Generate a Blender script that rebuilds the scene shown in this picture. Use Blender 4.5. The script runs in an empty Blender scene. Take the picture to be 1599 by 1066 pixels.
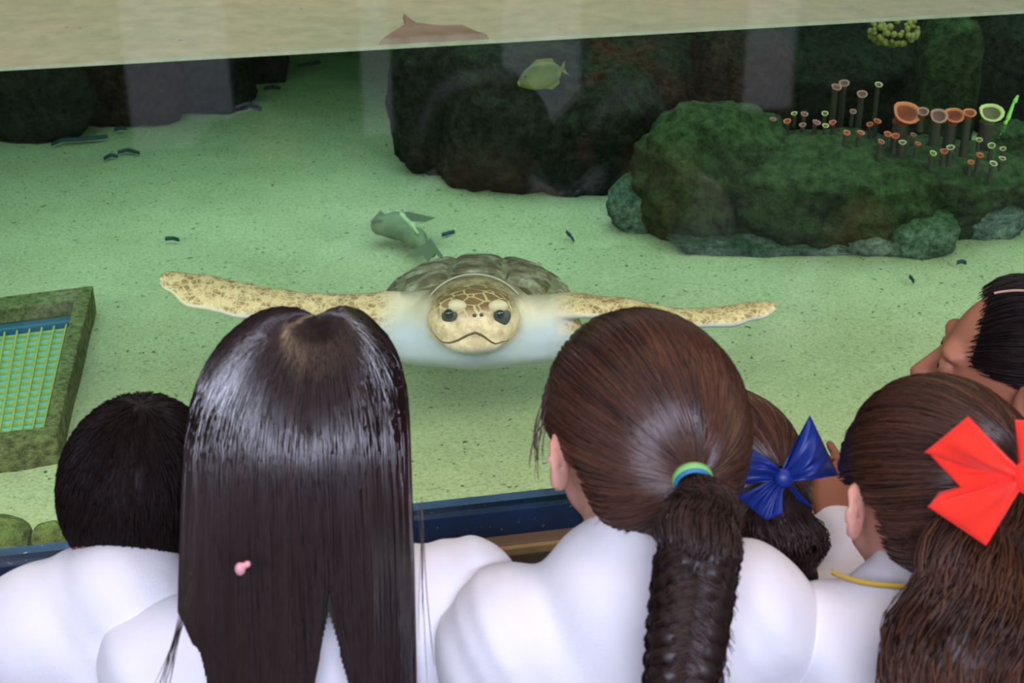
import bpy, bmesh, math, random
import numpy as np
from mathutils import Vector, Matrix, noise as mnoise

S = bpy.context.scene
COL = S.collection
rng = np.random.default_rng(7)
random.seed(7)
R_ = math.radians

# ------------------------------------------------------------------ camera, light, exposure
YAW, PITCH, FPX = R_(11.6), R_(26.6), 2400.0
CAM = np.array([0.0, -1.57, 1.80])
sa, ca, sp, cp = math.sin(YAW), math.cos(YAW), math.sin(PITCH), math.cos(PITCH)
CR = np.array([ca, -sa, 0.0]); CF = np.array([sa*cp, ca*cp, -sp]); CU = np.array([sa*sp, ca*sp, cp])
CH = np.array([sa, ca, 0.0])                       # level heading of the camera
cd = bpy.data.cameras.new('camera'); cam = bpy.data.objects.new('camera', cd); COL.objects.link(cam)
cd.sensor_width = 36; cd.lens = FPX/1599*36; cd.clip_start = 0.05; cd.clip_end = 60
cd.dof.use_dof = True; cd.dof.focus_distance = 2.3; cd.dof.aperture_fstop = 11
m3 = Matrix((CR, CU, -CF)).transposed()
cam.matrix_world = Matrix.Translation(CAM) @ m3.to_4x4()
S.camera = cam
S.view_settings.view_transform = 'Standard'; S.view_settings.look = 'None'
S.view_settings.gamma = 1; S.view_settings.exposure = 0.0
S.view_settings.use_curve_mapping = False
W = bpy.data.worlds.new('world'); S.world = W; W.use_nodes = True
W.node_tree.nodes['Background'].inputs[0].default_value = (0.56, 0.52, 0.58, 1)
W.node_tree.nodes['Background'].inputs[1].default_value = 0.55

def area(name, loc, target, sx, sy, power, color, spread=180):
    l = bpy.data.lights.new(name, 'AREA'); l.shape = 'RECTANGLE'; l.size = sx; l.size_y = sy
    l.energy = power; l.color = color; l.spread = R_(spread)
    o = bpy.data.objects.new(name, l); COL.objects.link(o); o.location = loc
    o.rotation_euler = (Vector(target)-Vector(loc)).to_track_quat('-Z', 'Y').to_euler()
    return o
area('tank_lamp_middle', (1.3, 2.15, 1.30), (1.3, 2.05, 0), 4.4, 1.1, 18, (0.90, 1.0, 1.0), 110)
area('tank_lamp_front', (0.35, 0.12, 1.30), (0.35, 0.85, 0), 4.6, 0.2, 42, (1.0, 0.86, 0.72))
for x_, t_ in ((-1.55, .5), (2.45, .4)): area('tank_side_fill', (x_, .75, 1.18), (t_, 1.0, .32), .5, .5, 15, (1.0, 0.92, 0.80))  # unseen fill lights, added to brighten the sand under the turtle
area('room_window_light', (-0.1, -3.25, 2.75), (0.35, -0.3, 1.05), 2.4, 0.6, 160, (0.74, 0.77, 1.0))
area('room_warm_lamp', (0.6, -0.12, 2.7), (0.35, -0.35, 1.0), 2.4, 0.3, 16, (1.0, 0.70, 0.46))

def ray(px, py): return CF + CR*((px-799.5)/FPX) + CU*((533-py)/FPX)
def at(px, py, d): return CAM + ray(px, py)*d
def onz(px, py, z): r = ray(px, py); return CAM + r*((z-CAM[2])/r[2])
def ony(px, py, y): r = ray(px, py); return CAM + r*((y-CAM[1])/r[1])
def depth(p): return float((np.asarray(p)-CAM) @ CF)
ZS = 0.30                                         # sand level
ZW = float(ony(800, 66, 0)[2])                    # water level
ZF = float(ony(800, 789, 0)[2])                   # foot of the glass

# ------------------------------------------------------------------ materials
def mat(name, col=(.5, .5, .5), rough=.6, spec=.5, **kw):
    m = bpy.data.materials.new(name); m.use_nodes = True
    b = m.node_tree.nodes['Principled BSDF']
    b.inputs['Base Color'].default_value = (*col, 1); b.inputs['Roughness'].default_value = rough
    b.inputs['Specular IOR Level'].default_value = spec
    for k, v in kw.items(): b.inputs[k.replace('_', ' ')].default_value = v
    return m
def N(m, t, **kw):
    n = m.node_tree.nodes.new(t)
    for k, v in kw.items(): setattr(n, k, v)
    return n
def L(m, a, b): m.node_tree.links.new(a, b)
def bsdf(m): return m.node_tree.nodes['Principled BSDF']
def texco(m, out='Object'): return N(m, 'ShaderNodeTexCoord').outputs[out]
def noise(m, vec, scale, detail=4, rough=.6):
    n = N(m, 'ShaderNodeTexNoise'); n.inputs['Scale'].default_value = scale; n.inputs['Detail'].default_value = detail
    n.inputs['Roughness'].default_value = rough; L(m, vec, n.inputs['Vector']); return n.outputs['Fac']
def ramp(m, fac, stops):
    r = N(m, 'ShaderNodeValToRGB'); e = r.color_ramp.elements
    while len(e) < len(stops): e.new(0.5)
    for x, (p, c) in zip(e, stops): x.position = p; x.color = (*c, 1) if len(c) == 3 else c
    L(m, fac, r.inputs[0]); return r.outputs[0]
def mix(m, fac, a, b, mode='MIX'):
    n = N(m, 'ShaderNodeMix', data_type='RGBA', blend_type=mode)
    for s, v in ((0, fac), (6, a), (7, b)):
        if hasattr(v, 'is_linked'): L(m, v, n.inputs[s])
        else: n.inputs[s].default_value = v if s == 0 else (*v, 1)
    return n.outputs[2]
def bump(m, h, strength, dist=.01):
    n = N(m, 'ShaderNodeBump'); n.inputs['Strength'].default_value = strength; n.inputs['Distance'].default_value = dist
    L(m, h, n.inputs['Height']); L(m, n.outputs[0], bsdf(m).inputs['Normal'])
def attr(m, name, out='Fac'): return N(m, 'ShaderNodeAttribute', attribute_name=name).outputs[out]

def sand_mat():
    m = mat('sand', rough=.95, spec=.1); v = texco(m)
    fine = noise(m, v, 130, 3, .7); big = noise(m, v, 2.2, 3); mid = noise(m, v, 26, 3)
    c = ramp(m, fine, [(.30, (.13, .14, .09)), (.45, (.42, .42, .27)), (.60, (.56, .54, .37)), (.75, (.76, .75, .56))])
    c = mix(m, .45, c, ramp(m, big, [(.35, (.44, .43, .28)), (.65, (.62, .61, .44))]))
    sp_ = noise(m, v, 75, 1, .5)
    c = mix(m, ramp(m, sp_, [(.24, (1, 1, 1)), (.30, (0, 0, 0))]), c, (.10, .12, .09))
    L(m, c, bsdf(m).inputs['Base Color']); bump(m, mix(m, .3, fine, mid), .4, .015); return m
def rock_mat(name, a, b, moss=(.05, .11, .035), mossy=.5, sc=9):
    m = mat(name, rough=.9, spec=.15); v = texco(m)
    n1 = noise(m, v, sc, 8, .7); n2 = noise(m, v, sc*5, 5, .7)
    c = ramp(m, n1, [(.3, a), (.7, b)])
    g = N(m, 'ShaderNodeNewGeometry'); s = N(m, 'ShaderNodeSeparateXYZ'); L(m, g.outputs['Normal'], s.inputs[0])
    mx = N(m, 'ShaderNodeMath', operation='MULTIPLY'); L(m, ramp(m, s.outputs[2], [(.35, (0, 0, 0)), (.8, (1, 1, 1))]), mx.inputs[0])
    L(m, ramp(m, n1, [(.5-.4*mossy, (1, 1, 1)), (.62+.2*mossy, (.1, .1, .1))]), mx.inputs[1])
    c = mix(m, mx.outputs[0], c, moss)
    c = mix(m, .75, c, ramp(m, n2, [(.34, (.2, .2, .2)), (.62, (1.5, 1.5, 1.4))]), 'MULTIPLY')
    L(m, c, bsdf(m).inputs['Base Color']); bump(m, mix(m, .5, n1, n2), 1, .08); return m
def hair_mat(name, dark, light, rough=.33, spec=.5, coat=0):
    m = mat(name, rough=rough, spec=spec)
    bsdf(m).inputs['Coat Weight'].default_value = coat; bsdf(m).inputs['Coat Roughness'].default_value = .2
    c = ramp(m, attr(m, 'tone'), [(0, dark), (1, light)])
    L(m, c, bsdf(m).inputs['Base Color']); return m
def skin_mat(name, c, red):
    m = mat(name, rough=.5, spec=.35, Subsurface_Weight=.12, Subsurface_Scale=.02); v = texco(m)
    L(m, mix(m, ramp(m, noise(m, v, 18, 3), [(.35, (0, 0, 0)), (.7, (1, 1, 1))]), c, red), bsdf(m).inputs['Base Color'])
    bump(m, noise(m, v, 400, 2), .15, .002); return m
def cloth_mat(name, c, rough=.85, weave=900, tint=None):
    m = mat(name, c, rough=rough, spec=.25, Sheen_Weight=.2); v = texco(m)
    n = noise(m, v, 9, 3, .5)
    if tint: L(m, mix(m, n, c, tint), bsdf(m).inputs['Base Color'])
    bump(m, mix(m, .10, n, noise(m, v, weave, 2)), .35, .03); return m

M_sand = sand_mat()
M_rock = rock_mat('dark_rock', (.020, .021, .021), (.066, .056, .05), (.05, .062, .04), .15)
M_rockred = rock_mat('reddish_rock', (.035, .02, .02), (.12, .05, .045), (.05, .05, .035), .05)
M_moss = rock_mat('mossy_rock', (.03, .035, .02), (.08, .10, .05), (.085, .135, .06), .8, 7)
M_pale = rock_mat('pale_rock', (.10, .13, .11), (.34, .44, .38), (.12, .2, .1), .25, 14)
M_slate = rock_mat('slate_rock', (.06, .075, .08), (.42, .46, .48), (.08, .13, .08), .12, 11)
M_olive = rock_mat('olive_rock', (.15, .16, .05), (.24, .25, .08), (.2, .24, .08), .3, 5)
M_wallrock = rock_mat('tank_wall', (.012, .016, .018), (.03, .032, .032), (.02, .03, .025), .1, 3)
M_black = mat('black_paint', (.012, .013, .018), .5)
M_navy = mat('navy_seal', (.012, .028, .075), .35)
v = texco(M_navy); L(M_navy, mix(M_navy, ramp(M_navy, noise(M_navy, v, 160, 2), [(.70, (0, 0, 0)), (.74, (1, 1, 1))]),
    ramp(M_navy, noise(M_navy, v, 12, 4), [(.3, (.008, .018, .045)), (.7, (.014, .045, .12))]), (.3, .36, .3)), bsdf(M_navy).inputs['Base Color'])
M_tan = mat('tan_ledge', (.42, .30, .12), .55)
v = texco(M_tan); L(M_tan, ramp(M_tan, noise(M_tan, v, 30, 4), [(.3, (.36, .25, .10)), (.7, (.55, .38, .17))]), bsdf(M_tan).inputs['Base Color'])
M_brown = mat('brown_panel', (.22, .15, .09), .5)
M_floor = mat('room_floor', (.10, .095, .10), .5); v = texco(M_floor)
L(M_floor, ramp(M_floor, noise(M_floor, v, 6, 5), [(.3, (.07, .066, .07)), (.7, (.13, .12, .13))]), bsdf(M_floor).inputs['Base Color'])
M_room = mat('room_wall', (.16, .14, .15), .8)

def surf_mat():
    m = mat('water_top', rough=.28, spec=.5); v = texco(m)
    n1 = noise(m, v, 3.5, 5); n2 = noise(m, v, 40, 5, .7)
    c = ramp(m, n1, [(.3, (.38, .50, .24)), (.5, (.50, .56, .30)), (.7, (.62, .54, .32))])  # view of the refracted sand put into the opaque surface's colour
    c = mix(m, .4, c, ramp(m, n2, [(.35, (.34, .40, .20)), (.65, (.70, .70, .44))]))
    sp_ = noise(m, v, 110, 2, .5)
    c = mix(m, ramp(m, sp_, [(.22, (1, 1, 1)), (.28, (0, 0, 0))]), c, (.16, .15, .08))
    L(m, c, bsdf(m).inputs['Base Color']); bump(m, n1, .15, .02); return m
M_surf = surf_mat()
M_glass = bpy.data.materials.new('clear_glass'); M_glass.use_nodes = True
nt = M_glass.node_tree; nt.nodes.remove(nt.nodes['Principled BSDF'])
tr = nt.nodes.new('ShaderNodeBsdfTransparent'); gl = nt.nodes.new('ShaderNodeBsdfGlossy'); gl.inputs['Roughness'].default_value = .03
fr = nt.nodes.new('ShaderNodeFresnel'); fr.inputs[0].default_value = 1.45; mx = nt.nodes.new('ShaderNodeMixShader')
nt.links.new(fr.outputs[0], mx.inputs[0]); nt.links.new(tr.outputs[0], mx.inputs[1]); nt.links.new(gl.outputs[0], mx.inputs[2])
nt.links.new(mx.outputs[0], nt.nodes['Material Output'].inputs['Surface'])
tr.inputs[0].default_value = (.96, .98, .97, 1)
M_water = bpy.data.materials.new('tank_water'); M_water.use_nodes = True
nt = M_water.node_tree; nt.nodes.remove(nt.nodes['Principled BSDF'])
va = nt.nodes.new('ShaderNodeVolumeAbsorption'); va.inputs['Color'].default_value = (.12, .68, .44, 1); va.inputs['Density'].default_value = .25
nt.links.new(va.outputs[0], nt.nodes['Material Output'].inputs['Volume'])
def emis(name, c, s):
    m = bpy.data.materials.new(name); m.use_nodes = True; b = bsdf(m)
    b.inputs['Base Color'].default_value = (*c, 1); b.inputs['Emission Color'].default_value = (*c, 1); b.inputs['Emission Strength'].default_value = s
    return m
M_day = emis('daylight_pane', (.80, .84, 1.0), .45)

# ------------------------------------------------------------------ object helpers
def mesh_np(name, V, F, m=None, parent=None, smooth=True, tone=None):
    """V (n,3) array; F (k,3|4) int array"""
    V = np.ascontiguousarray(V, dtype=np.float32); F = np.ascontiguousarray(F, dtype=np.int32)
    me = bpy.data.meshes.new(name); k, w = F.shape
    me.vertices.add(len(V)); me.vertices.foreach_set('co', V.ravel())
    me.loops.add(k*w); me.loops.foreach_set('vertex_index', F.ravel())
    me.polygons.add(k); me.polygons.foreach_set('loop_start', np.arange(0, k*w, w, dtype=np.int32))
    me.update(calc_edges=True); me.validate()
    if smooth: me.polygons.foreach_set('use_smooth', np.ones(len(me.polygons), dtype=bool))
    if tone is not None:
        a = me.attributes.new('tone', 'FLOAT', 'POINT'); a.data.foreach_set('value', np.ascontiguousarray(tone, dtype=np.float32))
    o = bpy.data.objects.new(name, me); COL.objects.link(o)
    if m: me.materials.append(m)
    if parent: o.parent = parent; o.matrix_parent_inverse = parent.matrix_world.inverted()
    return o
def bm_obj(name, bm, m=None, parent=None, smooth=False, bevel=0):
    if bevel: bmesh.ops.bevel(bm, geom=bm.edges[:], offset=bevel, segments=2, affect='EDGES', profile=.6)
    bmesh.ops.recalc_face_normals(bm, faces=bm.faces[:])
    me = bpy.data.meshes.new(name); bm.to_mesh(me); bm.free()
    for p in me.polygons: p.use_smooth = smooth
    o = bpy.data.objects.new(name, me); COL.objects.link(o)
    if m: me.materials.append(m)
    if parent: o.parent = parent; o.matrix_parent_inverse = parent.matrix_world.inverted()
    return o
def boxbm(lo, hi, bm=None):
    bm = bm or bmesh.new(); r = bmesh.ops.create_cube(bm, size=1)['verts']
    for q in r: q.co = Vector([(lo[i]+hi[i])/2 + q.co[i]*(hi[i]-lo[i]) for i in range(3)])
    return bm
def hexbm(low, high):
    """prism between a lower and an upper ring of points"""
    bm = bmesh.new(); a = [bm.verts.new(p) for p in low]; b = [bm.verts.new(p) for p in high]; n = len(a)
    bm.faces.new(a[::-1]); bm.faces.new(b)
    for i in range(n): bm.faces.new((a[i], a[(i+1) % n], b[(i+1) % n], b[i]))
    return bm
def tag(o, label=None, cat=None, group=None, kind=None):
    if label: o['label'] = label
    if cat: o['category'] = cat
    if group: o['group'] = group
    if kind: o['kind'] = kind
    return o
def empty(name, loc):
    o = bpy.data.objects.new(name, None); COL.objects.link(o); o.location = Vector(loc); o.empty_display_size = .05
    o.matrix_world = Matrix.Translation(Vector(loc)); return o
def nrm(a): a = np.asarray(a, float); return a/np.linalg.norm(a)

def tubes(P, rad, tone=None, sides=3):
    """P (n,k,3) centre lines, rad (n,k); returns V, F, per-vertex tone"""
    n, k, _ = P.shape
    T = np.gradient(P, axis=1); T /= np.linalg.norm(T, axis=2, keepdims=True)+1e-9
    ref = np.array([.31, .17, .93]); ref /= np.linalg.norm(ref)
    A = np.cross(T, ref); A /= np.linalg.norm(A, axis=2, keepdims=True)+1e-6
    B = np.cross(T, A)
    an = np.arange(sides)*2*math.pi/sides
    V = P[:, :, None, :] + rad[:, :, None, None]*(np.cos(an)[None, None, :, None]*A[:, :, None, :] + np.sin(an)[None, None, :, None]*B[:, :, None, :])
    idx = np.arange(n*k*sides).reshape(n, k, sides)
    a = idx[:, :-1, :]; b = np.roll(idx, -1, 2)[:, :-1, :]; c = np.roll(idx, -1, 2)[:, 1:, :]; d = idx[:, 1:, :]
    F = np.stack([a, b, c, d], -1).reshape(-1, 4)
    t = None if tone is None else np.repeat(tone, k*sides)
    return V.reshape(-1, 3), F, t
def strands(name, P, r0, m, parent, kind=None, tip=.35, root=.6, tone=None):
    n, k, _ = P.shape; u = np.linspace(0, 1, k)
    prof = np.minimum(1, root+(1-root)*u/.12)*np.where(u > .8, 1-(1-tip)*(u-.8)/.2, 1)
    rad = r0*rng.uniform(.6, 1.25, (n, 1))*prof[None, :]
    if tone is None: tone = rng.beta(2, 3, n)
    V, F, t = tubes(P, rad, tone)
    o = mesh_np(name, V, F, m, parent, True, t)
    if kind: o['kind'] = kind
    return o
def grid_surf(P, closed_u=False):
    """P (nu,nv,3) -> V,F"""
    nu, nv, _ = P.shape; idx = np.arange(nu*nv).reshape(nu, nv)
    if closed_u: idx = np.vstack([idx, idx[:1]])
    F = np.stack([idx[:-1, :-1], idx[1:, :-1], idx[1:, 1:], idx[:-1, 1:]], -1).reshape(-1, 4)
    return P.reshape(-1, 3), F

# ------------------------------------------------------------------ signed distance fields
class Field:
    def __init__(s, lo, hi, h):
        s.lo = np.array(lo, float); s.h = h
        s.n = np.ceil((np.array(hi)-s.lo)/h).astype(int)+1
        s.F = np.full(s.n, .25, np.float32)
        s.ax = [s.lo[i]+np.arange(s.n[i])*h for i in range(3)]
    def sub(s, lo, hi):
        sl = []
        for i in range(3):
            a = max(0, int(math.floor((lo[i]-s.lo[i])/s.h))); b = min(s.n[i], int(math.ceil((hi[i]-s.lo[i])/s.h))+1)
            if b <= a: return None, None
            sl.append(slice(a, b))
        X, Y, Z = np.meshgrid(*[s.ax[i][sl[i]] for i in range(3)], indexing='ij')
        return tuple(sl), np.stack([X, Y, Z], -1)
    def put(s, sl, d, k, mode):
        f = s.F[sl]
        if mode == 'sub':
            d = -d
            if k: hh = np.maximum(k-np.abs(f-d), 0)/k; r = np.maximum(f, d)+hh*hh*k/4
            else: r = np.maximum(f, d)
        else:
            if k: hh = np.maximum(k-np.abs(f-d), 0)/k; r = np.minimum(f, d)-hh*hh*k/4
            else: r = np.minimum(f, d)
        s.F[sl] = r
    def ell(s, c, r, M=None, k=0, mode='add', infl=0):
        c = np.array(c, float); r = np.array(r, float)+infl; R = float(r.max())+k+3*s.h
        sl, P = s.sub(c-R, c+R)
        if sl is None: return
        q = P-c
        if M is not None: q = q @ M              # M columns are the local axes in world space
        k0 = np.linalg.norm(q/r, axis=-1); k1 = np.linalg.norm(q/(r*r), axis=-1)+1e-9
        s.put(sl, k0*(k0-1)/k1, k, mode)
    def cap(s, a, b, ra, rb, k=0, mode='add', infl=0, M=None, sc=None):
        a = np.array(a, float); b = np.array(b, float); ra += infl; rb += infl
        mg = max(ra, rb)*(max(1/x for x in sc) if sc is not None else 1)+k+3*s.h
        sl, P = s.sub(np.minimum(a, b)-mg, np.maximum(a, b)+mg)
        if sl is None: return
        pa = P-a; ba = b-a
        if M is not None: pa = (pa @ M)*np.array(sc); ba = (ba @ M)*np.array(sc)
        t = np.clip((pa @ ba)/(ba @ ba+1e-12), 0, 1)
        d = np.linalg.norm(pa-t[..., None]*ba, axis=-1)-(ra+(rb-ra)*t)
        s.put(sl, d, k, mode)
    def mesh(s):
        F = s.F; ins = F < 0
        c = [ins[i:F.shape[0]-1+i, j:F.shape[1]-1+j, k:F.shape[2]-1+k] for i in (0, 1) for j in (0, 1) for k in (0, 1)]
        cnt = sum(x.astype(np.int8) for x in c); act = (cnt > 0) & (cnt < 8)
        I = np.argwhere(act); nid = np.full(act.shape, -1, np.int32); nid[act] = np.arange(len(I))
        acc = np.zeros((len(I), 3)); num = np.zeros(len(I))
        cor = [(i, j, k) for i in (0, 1) for j in (0, 1) for k in (0, 1)]
        val = {q: F[I[:, 0]+q[0], I[:, 1]+q[1], I[:, 2]+q[2]] for q in cor}
        for p in cor:
            for ax in range(3):
                if p[ax]: continue
                q = list(p); q[ax] = 1; q = tuple(q); a, b = val[p], val[q]
                w = (a < 0) != (b < 0); t = np.where(w, a/np.where(w, a-b, 1), 0)
                pos = np.tile(np.array(p, float), (len(I), 1)); pos[:, ax] += t
                acc[w] += pos[w]; num[w] += 1
        V = s.lo+(I+acc/num[:, None])*s.h
        faces = []
        for ax in range(3):
            o1, o2 = [(1, 2), (2, 0), (0, 1)][ax]
            A = np.take(ins, range(0, ins.shape[ax]-1), ax); B = np.take(ins, range(1, ins.shape[ax]), ax)
            E = np.argwhere(A != B); sgn = A[tuple(E.T)]
            ok = (E[:, o1] > 0) & (E[:, o2] > 0) & (E[:, o1] < act.shape[o1]) & (E[:, o2] < act.shape[o2])
            E = E[ok]; sgn = sgn[ok]
            def nb(d1, d2):
                Q = E.copy(); Q[:, o1] -= d1; Q[:, o2] -= d2; return nid[tuple(Q.T)]
            q = np.stack([nb(1, 1), nb(0, 1), nb(0, 0), nb(1, 0)], -1)
            q[~sgn] = q[~sgn][:, ::-1]; faces.append(q)
        return V, np.concatenate(faces)
def smooth_v(V, F, it=1):
    for _ in range(it):
        a = np.zeros_like(V); n = np.zeros(len(V))
        for i in range(4):
            for j in (1, 3):
                np.add.at(a, F[:, i], V[F[:, (i+j) % 4]]); np.add.at(n, F[:, i], 1)
        V = V*.5+.5*a/n[:, None]
    return V

# ------------------------------------------------------------------ the setting
tag(bm_obj('floor', boxbm((-4.5, -3.6, -.1), (5.5, 0.0, 0)), M_floor), kind='structure')
tag(bm_obj('wall_back_of_room', boxbm((-4.5, -3.6, 0), (5.5, -3.4, 3.4)), M_room), kind='structure')
def refl(px, py, yb):
    p = ony(px, py, 0); r = ray(px, py); r = np.array([r[0], -r[1], r[2]]); return p + r*((yb-p[1])/r[1])
k_ = 0
for x0, x1 in ((188, 352), (560, 606), (783, 905), (1165, 1240)):
    a = refl(x0, 40, -3.4)[0]; b = refl(x1, 40, -3.4)[0]; k_ += 1
    w = tag(bm_obj('window_%d' % (k_+1), boxbm((a-.05, -3.40, .02), (b+.05, -3.37, 2.55)), M_black), kind='structure')
    bm_obj('pane', boxbm((a, -3.371, .10), (b, -3.36, 2.48)), M_day, w)
# lower tank wall, ledge, seal
x0, x1 = -2.6, 4.2
tag(bm_obj('wall_front', boxbm((x0, -.02, 0), (x1, .0, ZF-.085)), M_black), kind='structure')
tag(bm_obj('trim_1', boxbm((x0, -.030, ZF-.092), (x1, -.002, ZF-.036)), M_brown, bevel=.002), kind='structure')
tag(bm_obj('trim_2', boxbm((x0, -.036, ZF-.050), (x1, -.001, ZF-.038)), M_tan, bevel=.002), kind='structure')
tag(bm_obj('trim_3', boxbm((x0, -.010, ZF-.040), (x1, .03, ZF)), M_navy, bevel=.001), kind='structure')
win = tag(bm_obj('window_1', boxbm((x0, .001, ZF), (x1, .013, 2.3)), M_glass), kind='structure')
for nm, xa, xb in (('wall_left', -2.7, -2.6), ('wall_right', 4.2, 4.3)):
    tag(bm_obj(nm, boxbm((xa, -.02, 0), (xb, 4.6, 2.3)), M_wallrock), kind='structure')
tag(bm_obj('wall_back', boxbm((x0, 4.5, 0), (x1, 4.6, 2.3)), M_wallrock), kind='structure')
tag(bm_obj('water_surface', boxbm((x0, .014, ZW-.004), (x1, 4.5, ZW)), M_surf), kind='structure')
tag(bm_obj('water', boxbm((x0+.002, .014, 0), (x1-.002, 4.498, ZW-.006)), M_water), kind='structure')
# sand bed with soft undulation
nx, ny = 340, 230
gx = np.linspace(x0, x1, nx); gy = np.linspace(.014, 4.5, ny); X, Y = np.meshgrid(gx, gy, indexing='ij')
def fn(x, y, s, o=0): return mnoise.noise(Vector((x*s+o, y*s-o, o)))
Z = np.array([[ZS + .010*fn(x, y, 1.6) + .007*fn(x, y, 6, 3) + .003*fn(x, y, 22, 5) for y in gy] for x in gx])
V, F = grid_surf(np.stack([X, Y, Z], -1))
tag(mesh_np('sand_bed', V, F, M_sand), 'pale green sand covering the tank floor', 'sand', kind='stuff')

# ------------------------------------------------------------------ rocks
_ico = {}
def ico(sub):
    if sub not in _ico:
        bm = bmesh.new(); bmesh.ops.create_icosphere(bm, subdivisions=sub, radius=1)
        _ico[sub] = (np.array([q.co[:] for q in bm.verts]), np.array([[q.index for q in f.verts] for f in bm.faces])); bm.free()
    return _ico[sub]
def rock_mesh(c, r, seed, m, sub=4, p=2.6, amp=.16, name='boulder', parent=None, rot=0, fine=.05):
    V, F = ico(sub); U = V/(np.sum(np.abs(V)**p, 1)**(1/p))[:, None]
    d = np.array([mnoise.noise(Vector(q*1.6)+Vector((seed*7.3, seed, 0)))*amp + abs(mnoise.noise(Vector(q*3.7)+Vector((seed, 0, 9.1))))*amp*.9
                  + mnoise.noise(Vector(q*9)+Vector((seed, 4, 1)))*fine for q in V])
    P = U*(1+d)[:, None]*np.array(r)
    cr, sr = math.cos(rot), math.sin(rot)
    P = np.stack([P[:, 0]*cr-P[:, 2]*sr, P[:, 1], P[:, 0]*sr+P[:, 2]*cr], 1)   # roll about the viewing heading
    B = np.stack([CR, CH, np.array([0, 0, 1.0])], 0)
    return mesh_np(name, P @ B + np.array(c), F, m, parent)
def rock(px, top, bot, hw, seed, m, label, ryf=1.0, group=None, sub=4, **kw):
    """boulder standing on the sand whose outline spans top..bot and px-hw..px+hw"""
    mid = (top+bot)/2; rz = .15; ry = .15
    for _ in range(12):
        c = onz(px, mid, ZS+rz*.72); k = depth(c)/FPX; dirc = (c-CAM); e = math.atan2(-dirc[2], math.hypot(dirc[0], dirc[1]))
        ry = hw*k*ryf; hp = (bot-top)/2*k
        q = hp*hp-(ry*math.sin(e))**2
        if q < (hp*.5)**2: ry = hp*.86/math.sin(e); q = (hp*.5)**2
        rz = math.sqrt(q)/math.cos(e)
    return tag(rock_mesh(c, (hw*k*.93, ry*.93, rz*.93), seed, m, sub, **kw), label, 'rock', group)
def pillar(px, top, hw, d, seed, m, label, group=None, **kw):
    """tall rock rising from the sand up to the pixel row top"""
    t = at(px, top, d); t[2] = min(t[2], ZW-.03); rz = (t[2]-ZS)/1.75; k = d/FPX
    c = np.array([t[0], t[1], ZS+rz*.75]); return tag(rock_mesh(c, (hw*k, hw*k*.8, rz), seed, m, **kw), label, 'rock', group)

G1 = 'boulders of the rock reef'
rock(700, 30, 296, 88, 1, M_rock, 'tall dark boulder at the left end of the reef', .8, G1, 5, p=3.2)
rock(800, 60, 312, 120, 2, M_rock, 'broad dark boulder under the yellow fish', .8, G1, 5, p=3)
rock(915, 90, 310, 118, 3, M_rock, 'dark boulder between the yellow fish boulder and the pale slab', .8, G1, 5, p=3)
rock(1110, 165, 388, 128, 4, M_moss, 'big rounded mossy boulder in the middle of the reef', .8, G1, 5, p=2.4)
rock(1290, 205, 392, 175, 5, M_moss, 'wide moss-covered boulder sloping below the small cup corals', .7, G1, 5, p=2.6)
rock(1470, 215, 372, 150, 6, M_moss, 'green mossy boulder carrying the large cup corals', .7, G1, 5, p=2.6)
rock(1000, 264, 368, 50, 7, M_pale, 'small pale upright slab beside the mossy boulder', .8, G1, rot=-.5)
rock(1200, 352, 398, 150, 8, M_slate, 'long low slate-grey stone along the foot of the reef', .5, G1, p=3)
rock(1370, 342, 398, 70, 12, M_slate, 'grey stone at the reef foot with a pale edge', .6, G1, p=3)
rock(1432, 322, 402, 62, 9, M_pale, 'pale green wedge stone at the front of the reef', .8, G1, p=3.2)
rock(1545, 296, 378, 52, 10, M_slate, 'rounded purplish grey stone right of the pale wedge stone', .9, G1)
rock(1610, 290, 352, 50, 11, M_rock, 'dark stone cut by the right edge of the photo at the reef foot', .9, G1)
rock(1250, 300, 372, 60, 21, M_rock, 'dark stone with pale veins half sunk in the mossy slope', .8, G1)
pillar(1000, 58, 150, 4.3, 13, M_rockred, 'dark reddish rock wall behind the yellow fish', G1)
pillar(1160, 40, 85, 4.15, 14, M_rockred, 'reddish brown rock column left of the cup corals', G1)
pillar(1300, 45, 150, 4.6, 15, M_rock, 'black rock wall behind the small cup corals', G1)
pillar(1400, 40, 90, 4.7, 18, M_rock, 'black rock wall between the olive pillar and the left black wall', G1)
pillar(1490, 28, 48, 4.1, 16, M_moss, 'upright olive rock pillar behind the large cup corals', G1, p=4)
pillar(1600, 30, 80, 4.5, 17, M_rock, 'dark rock wall at the far right behind the bright green sprigs', G1)
rock(1590, 190, 325, 75, 22, M_moss, 'mossy boulder at the right edge behind the cream cup corals', .6, G1, 5, p=2.6)
G2 = 'dark rocks at the back left'
for i, (a, b, c, hw, sd, lb) in enumerate(((40, 70, 226, 120, 31, 'low dark rock at the far left behind the sand'),
        (190, 60, 203, 100, 32, 'dark brown rock second from the left at the back'), (310, 55, 183, 88, 33, 'dark grey rock third from the left at the back'),
        (400, 62, 138, 50, 34, 'small black rock where the back left row ends'))):
    rock(a, b, c, hw, sd, (M_rock, M_rockred, M_rock, M_rock)[i], lb, .6, G2, p=3)
rock(-15, 800, 912, 72, 41, M_olive, 'smooth olive rock at the lower left beside the boy', .8, 'olive rocks by the glass', p=2.4, amp=.05, fine=.01)
rock(82, 812, 905, 33, 42, M_olive, 'small round olive rock touching the boy\'s shoulder line', .8, 'olive rocks by the glass', p=2.6, amp=.05, fine=.01)

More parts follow.
